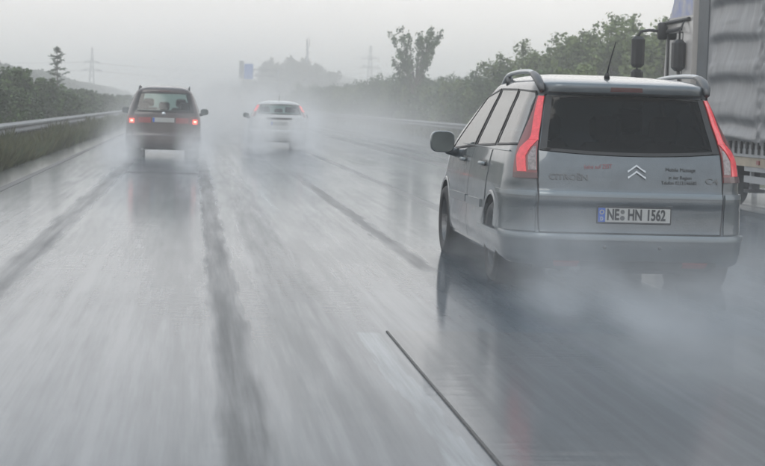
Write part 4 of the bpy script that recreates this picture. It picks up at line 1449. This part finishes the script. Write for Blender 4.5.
def tree_proto(seed, h, w, n, material, smin=.14, smax=.30, base=.22, airy=False, name='tree'):
    rnd = random.Random(seed)
    e = empty(name, (0,0,0))
    mb = MB()
    lean = rnd.uniform(-.03,.03)*h
    top = (lean, 0, h*.82)
    mb.tube([(0,0,-.2),(lean*.3,0,h*.3),(lean*.7,.02*h,h*.58),top], [.022*h,.017*h,.011*h,.003*h], 8)
    blobs = []
    nl = 15 if airy else 18
    for i in range(nl):
        z0 = h*rnd.uniform(.30 if airy else base, .52 if airy else .66)
        a = i*2.4+rnd.uniform(-.4,.4)
        up = rnd.uniform(1.1,2.3) if airy else rnd.uniform(.15,.75)
        L = w*.5*rnd.uniform(.7,1.08)*(1 if airy else (1.05-.5*max(0,(z0/h-.4))))
        p0 = Vector((lean*z0/h, 0, z0))
        d = Vector((math.cos(a), math.sin(a), up))
        p1 = p0+Vector((d.x*L*.5, d.y*L*.5, up*L*.45)); p2 = p0+Vector((d.x*L, d.y*L, up*L))
        p2.z = min(p2.z, h*.97)
        mb.tube([p0,p1,p2], [.009*h,.006*h,.002*h], 6)
        if airy:
            for s in (.35,.5,.62,.73,.83,.93,1.03):
                q = p0.lerp(p2, s)
                blobs.append(((q.x+rnd.uniform(-.12,.12), q.y+rnd.uniform(-.12,.12), q.z+rnd.uniform(-.05,.15)), w*rnd.uniform(.045,.088), 1.15))
        else:
            blobs.append((tuple(p2), w*rnd.uniform(.12,.20), .85))
            blobs.append((tuple(p1.lerp(p2,.4)), w*rnd.uniform(.12,.2), .85))
            for _ in range(2):
                q = p2+Vector((rnd.uniform(-1,1),rnd.uniform(-1,1),rnd.uniform(-.3,1.1)))*w*.12
                blobs.append((tuple(q), w*rnd.uniform(.04,.085), 1.2))
    blobs.append(((lean,0,h*.86), w*(.10 if airy else .17), 1.1))
    for s in range(3):
        blobs.append(((lean+rnd.uniform(-.05,.05)*w, 0, h*(.88+.04*s)), w*.055*(1-.2*s), 1.4))
    mb.build('trunk', M['bark'], e)
    v, f = leaf_cloud(rnd, blobs, n, smin, smax, .5)
    link('crown', v, f, material, e)
    return e

ORD = ['nearest','second','third','fourth','fifth','sixth','seventh','eighth','ninth','tenth','eleventh','twelfth','thirteenth','fourteenth','fifteenth','sixteenth','seventeenth','eighteenth','nineteenth']
TENS = {2:'twenty',3:'thirty',4:'forty',5:'fifty',6:'sixty'}
def nth(i):
    """ordinal word counted from the near end"""
    if i < 19: return ORD[i]
    n = i+1
    t_, u_ = divmod(n, 10)
    return TENS[t_][:-1]+'ieth' if u_ == 0 else TENS[t_]+'-'+('first' if u_ == 1 else ORD[u_-1])

def place(proto, x, y, z, s, rz, label, cat, group, used, sz=None):
    if proto.name not in used:
        used.add(proto.name); o = proto
    else:
        o = copy_tree(proto)
    o.location = (x, y, z); o.scale = (s, s, sz or s); o.rotation_euler = (0, 0, rz)
    return tag(o, label, cat, group)

used = set()
rnd = random.Random(21)
shr = [shrub_proto(31+i, 2.3+.15*i, 2.3+.2*(i % 2), 5200, M['leaf_hedge'] if i % 2 == 0 else M['leaf_tree'], .07, .23, 'shrub', .5+.25*i) for i in range(4)]
y = 50.0
i = 0
while y < 190:
    x = -6.1+rnd.uniform(-.35,.35)
    s = rnd.uniform(.80,1.0)
    place(shr[i % 4], x, y, -.06, s, rnd.random()*6.28, nth(i)+' green shrub of the left hedge row, counted from the near end', 'shrub', 'shrubs of the central hedge', used, s*rnd.uniform(.62,.90)*(1.02-.16*min(1,(y-50)/60)))
    y += 1.5*(1+y/140)
    i += 1
# conifer with tiered branches
def conifer(x, y, h, w, label):
    e = empty('conifer', (x, y, -.06), label, 'tree')
    mb = MB(); mb.tube([(0,0,-.1),(0.03,0,h*.5),(0,0,h)], [.07,.04,.01], 8); 
    v, f = [], []
    rr_ = random.Random(3)
    nt_ = 9
    for k in range(nt_):
        z = h*(.34+.64*k/(nt_-1))
        rad = w*.5*(1-.62*k/(nt_-1))*rr_.uniform(.85,1.1)*(.75 if k == nt_-1 else 1)
        for b in range(6):
            a = b*1.047+k*.5+rr_.uniform(-.2,.2)
            L = rad*rr_.uniform(.25,1.2)
            dz_ = rr_.uniform(-.17,.17)
            p0 = Vector((0,0,z)); p1 = Vector((math.cos(a)*L*.6, math.sin(a)*L*.6, z+.02+dz_*.5)); p2 = Vector((math.cos(a)*L, math.sin(a)*L, z+.10*L+dz_))
            mb.tube([p0,p1,p2], [.018,.012,.005], 5)
            for q in range(30):
                s = rr_.uniform(.25,1.05)
                c = p0.lerp(p2, s)+Vector((rr_.gauss(0,.05),rr_.gauss(0,.05),rr_.gauss(0,.022)))
                ln = rr_.uniform(.08,.16)
                d = Vector((math.cos(a)+rr_.gauss(0,.6), math.sin(a)+rr_.gauss(0,.6), rr_.uniform(-.2,.45))).normalized()
                o_ = d.orthogonal().normalized()*.03
                n0 = len(v)
                v += [tuple(c-o_), tuple(c+o_), tuple(c+d*ln)]
                f.append((n0,n0+1,n0+2))
    mb.build('trunk', M['bark'], e)
    link('crown', v, f, M['needles'], e)
conifer(-7.05, 95, 3.95, 1.45, 'slender conifer with separate tiers of branches rising above the left hedge')

# trees along the right
trs = [tree_proto(51, 4.4, 4.2, 7000, M['leaf_tree'], .13, .27), tree_proto(52, 5.6, 4.6, 8000, M['leaf_olive'], .13, .27), tree_proto(53, 4.0, 4.4, 7000, M['leaf_tree'], .13, .26, .15), tree_proto(54, 6.0, 4.0, 8000, M['leaf_olive'], .13, .26)]
bush = [shrub_proto(61, 2.6, 3.4, 6000, M['leaf_tree'], .12, .24, 'shrub', .3), shrub_proto(62, 3.0, 3.2, 6000, M['leaf_olive'], .12, .24, 'shrub', .6)]
# low belt from the silver car towards the distance
y = 78; i = 0
while y < 300:
    x = 15.2+rnd.uniform(-.8,.8)
    s = rnd.uniform(.78,.98)*(1+.22*math.sin(y*.11))
    place(trs[(i*2) % 4 if i % 3 else 2], x, y, -.06, s*.80, rnd.random()*6.28, nth(i)+' leafy tree of the belt behind the right crash barrier', 'tree', 'trees along the right verge', used)
    y += 3.1*(1+y/260); i += 1
for k in range(22):
    y = 60+k*5.2
    place(bush[k % 2], 14.0+rnd.uniform(-.5,.5), y, -.06, rnd.uniform(.8,1.1), rnd.random()*6.28, nth(k)+' low bush behind the right crash barrier, counted from the near end', 'shrub', 'bushes along the right verge', used)
# the open fan-shaped tree standing above the belt
fan = tree_proto(77, 6.4, 4.0, 4200, M['leaf_tree'], .12, .25, .3, True)
fan.location = (13.9, 113, -.06)
fan.scale = (.78, .78, 1.0)
tag(fan, 'tall open-crowned tree with upswept branches standing clear above the right tree belt', 'tree')
TALL = [a_+' tree of the group behind the silver car' for a_ in ('upright olive', 'far olive', 'leftmost tall olive', 'tall narrow olive', 'tallest broad olive', 'olive mid-height', 'olive right-hand', 'rightmost olive', 'green rounded', 'green bushy', 'green far-right', 'small green left-end')]
# taller group behind the silver car's roof
for q, (x, y, s, k) in enumerate(((16.9,92,.88,3),(18.0,97,.84,1),(17.6,84,.92,1),(18.6,80,1.02,3),(20.2,82,1.04,3),(20.0,76,1.0,1),(21.5,78,1.05,3),(22.6,84,1.08,1),(19.2,90,.95,2),(21.0,92,1.05,0),(23.5,88,1.1,0),(16.4,100,.72,0))):
    place(trs[k], x, y, -.06, s, rnd.random()*6.28, TALL[q], 'tree', 'tall trees behind the silver car', used)
for q, (x, y) in enumerate(((17.2,88),(18.8,84),(20.0,80),(21.3,76),(18.0,78))):
    place(bush[0], x, y, -.06, 1.15, rnd.random()*6.28, nth(q)+' bush at the foot of the tall trees behind the silver car', 'shrub', 'bushes along the right verge', used)
# distant clump
ft_ = [tree_proto(91, 11.5, 10, 6500, M['leaf_far'], .5, 1.0, .12), tree_proto(92, 9.5, 10.5, 6500, M['leaf_far'], .5, 1.0, .10)]
for q, (x, y, s, k) in enumerate(((16.5,400,.82,1),(20.5,395,1.02,0),(24.0,402,1.06,0),(27.5,398,.88,1),(31.0,404,.78,1),(36,395,.62,1),(13,430,.66,1),(42,400,.70,1),(47,392,.72,0),(54,385,.8,1),(34,360,.55,0),(40,350,.6,1))):
    place(ft_[k], x, y, -.3, s, rnd.random()*6.28, nth(q).replace('nearest','first')+' rounded tree of the pale distant clump beyond the white hatchback', 'tree', 'trees of the distant clump', used)

# long wooded bank beyond the opposite carriageway, and woods at the end of the road
def wood_mass(name, pts, n, smin, smax, material, label, seed):
    rr_ = random.Random(seed)
    v, f = [], []
    for _ in range(n):
        k = rr_.random()*(len(pts)-1)
        i_ = int(k); u = k-i_
        a, b = pts[i_], pts[i_+1]
        x = a[0]+(b[0]-a[0])*u; yy = a[1]+(b[1]-a[1])*u; h = a[2]+(b[2]-a[2])*u; dp = a[3]+(b[3]-a[3])*u
        h *= 1+.13*mn_noise(x*.33+yy*.07, seed)+.10*mn_noise(yy*.21+x*.5, seed+9)
        px = x+rr_.uniform(-.5,.5)*dp; py = yy+rr_.uniform(-.5,.5)*dp
        e_ = ((px-x)/(dp*.5))**2
        z = h*(1-.35*e_)*(rr_.random()**.45)
        s = rr_.uniform(smin, smax)
        aa = Vector((rr_.gauss(0,1), rr_.gauss(0,1), rr_.gauss(0,.6))).normalized()
        bb = aa.orthogonal().normalized(); bb = bb*math.cos(rr_.random()*6.28)+aa.cross(bb)*math.sin(rr_.random()*6.28)
        n0 = len(v); p = Vector((px, py, z))
        v += [tuple(p-aa*s*.5), tuple(p+bb*s*.35), tuple(p+aa*s*.5), tuple(p-bb*s*.35)]
        f.append((n0,n0+1,n0+2,n0+3))
    o = link(name, v, f, material)
    return tag(o, label, None, None, 'stuff')
from mathutils import noise as _mn
def mn_noise(a, s): return _mn.noise(Vector((a, s*1.7, .3)))
wood_mass('woodland', [(-26,170,5.6,7),(-25.5,230,5.6,7),(-25,330,5.3,8),(-25,450,4.9,8),(-24,640,4.6,9)], 60000, .35, .8, M['leaf_far'], 'long wooded bank beyond the opposite carriageway, greyed by rain', 2)
wood_mass('woodland', [(10,700,9,14),(30,690,11,14),(60,680,12,16),(110,660,14,18)], 22000, .8, 1.8, M['leaf_far'], 'far wood at the right end of the horizon', 5)

# ------------------------------------------------------------------ pylons, mast, sign
def lattice_pylon(x, y, h, label, arms=((.62,.20),(.80,.15)), base=None):
    e = empty('pylon', (x, y, -.1), label, 'pylon')
    w0 = base or h*.12
    mb = MB()
    nb = 7
    def wd(u): return w0*(1-u)**1.1+.012*h
    for sx in (-1,1):
        for sy in (-1,1):
            mb.tube([(sx*wd(u/nb)/2, sy*wd(u/nb)/2, h*u/nb) for u in range(nb+1)], .009*h, 5)
    for u in range(nb):
        a, b = wd(u/nb)/2, wd((u+1)/nb)/2
        z0, z1 = h*u/nb, h*(u+1)/nb
        for (p, q) in (((-a,-a,z0),(b,-b,z1)),((a,-a,z0),(-b,-b,z1)),((-a,a,z0),(b,b,z1)),((a,a,z0),(-b,b,z1)),((-a,-a,z0),(-b,b,z1)),((a,-a,z0),(b,b,z1))):
            mb.tube([p, q], .005*h, 4)
    mb.build('tower', M['steel'], e)
    for (fz, fw) in arms:
        am = MB(); z = h*fz; L = h*fw
        for sx in (-1,1):
            am.tube([(0,0,z+.03*h),(sx*L,0,z)], .007*h, 5); am.tube([(0,0,z-.012*h),(sx*L,0,z)], .007*h, 5)
            am.tube([(sx*L,0,z),(sx*L,0,z-.04*h)], .006*h, 5)
        am.build('cross_arm', M['steel'], e)
    return e
lattice_pylon(-27.7, 500, 15.6, 'faint steel lattice pylon above the wooded bank on the left', ((.60,.17),(.74,.13)), 1.9)
lattice_pylon(56.5, 580, 21.5, 'faint steel lattice pylon rising behind the right tree belt', ((.66,.16),(.80,.13)), 3.0)
pw = MB()
for sx, z in ((-2.6,9.2),(2.6,9.2),(-2,11.4),(2,11.4)):
    pts = []
    for k in range(13):
        u = k/12
        pts.append((-27.7+sx*.3-190*u, 500-25*u, z-5*4*u*(1-u)*.6+2*u))
    pw.tube(pts, .035, 4)
    pts = [(-27.7+sx*.3+84*u/12, 500+80*u/12, z+3.5*u/12-4*4*(u/12)*(1-u/12)*.6) for u in range(13)]
    pw.tube(pts, .035, 4)
tag(pw.build('power_line', M['frame']), 'thin power cables strung between the two distant pylons', 'power line')
ms = empty('radio_mast', (24.95, 400, 0), 'thin grey radio mast rising above the distant clump of trees', 'mast')
mb = MB(); mb.tube([(0,0,-.2),(0,0,8),(0,0,14.6)], [.40,.34,.28], 10); mb.build('pole', M['greyframe'], ms, True)
mb = MB()
for k in range(3):
    a = k*2.09
    mb.box((.42*math.cos(a)-.12,.42*math.sin(a)-.12,14.4),(.42*math.cos(a)+.12,.42*math.sin(a)+.12,16.1),.03)
mb.tube([(0,0,14.6),(0,0,16.6)], .08, 6); mb.build('antenna', M['greyframe'], ms)
mb = MB(); mb.box((-.55,-.08,13.2),(.55,.08,13.3)); mb.box((-.08,-.55,13.2),(.08,.55,13.3)); mb.build('antenna_bracket', M['greyframe'], ms)

sg = empty('sign_gantry', (11.6, 250, 0), 'blue motorway sign with grey panel on a bracket arm reaching over the road', 'road sign')
mb = MB(); mb.tube([(0,0,-.2),(0,0,6.3)], [.16,.13], 10); mb.build('post', M['sign_back'], sg, True)
mb = MB()
for z in (5.25, 6.1): mb.tube([(0,.15,z),(-5.3,.15,z)], .09, 8)
for k in range(6): mb.tube([(-k*1.0,.15,5.25),(-k*1.0-.5,.15,6.1),(-k*1.0-1.0 if k < 5 else -5.3,.15,5.25)], .05, 6)
mb.build('bracket_arm', M['steel'], sg)
mb = MB(); mb.box((-4.68,-.04,4.75),(-3.45,.06,6.85),.02); p = mb.build('sign_panel', M['sign_blue'], sg)
mb = MB(); mb.box((-5.35,-.02,4.75),(-4.72,.08,7.25),.02); mb.build('grey_panel', M['sign_back'], sg)
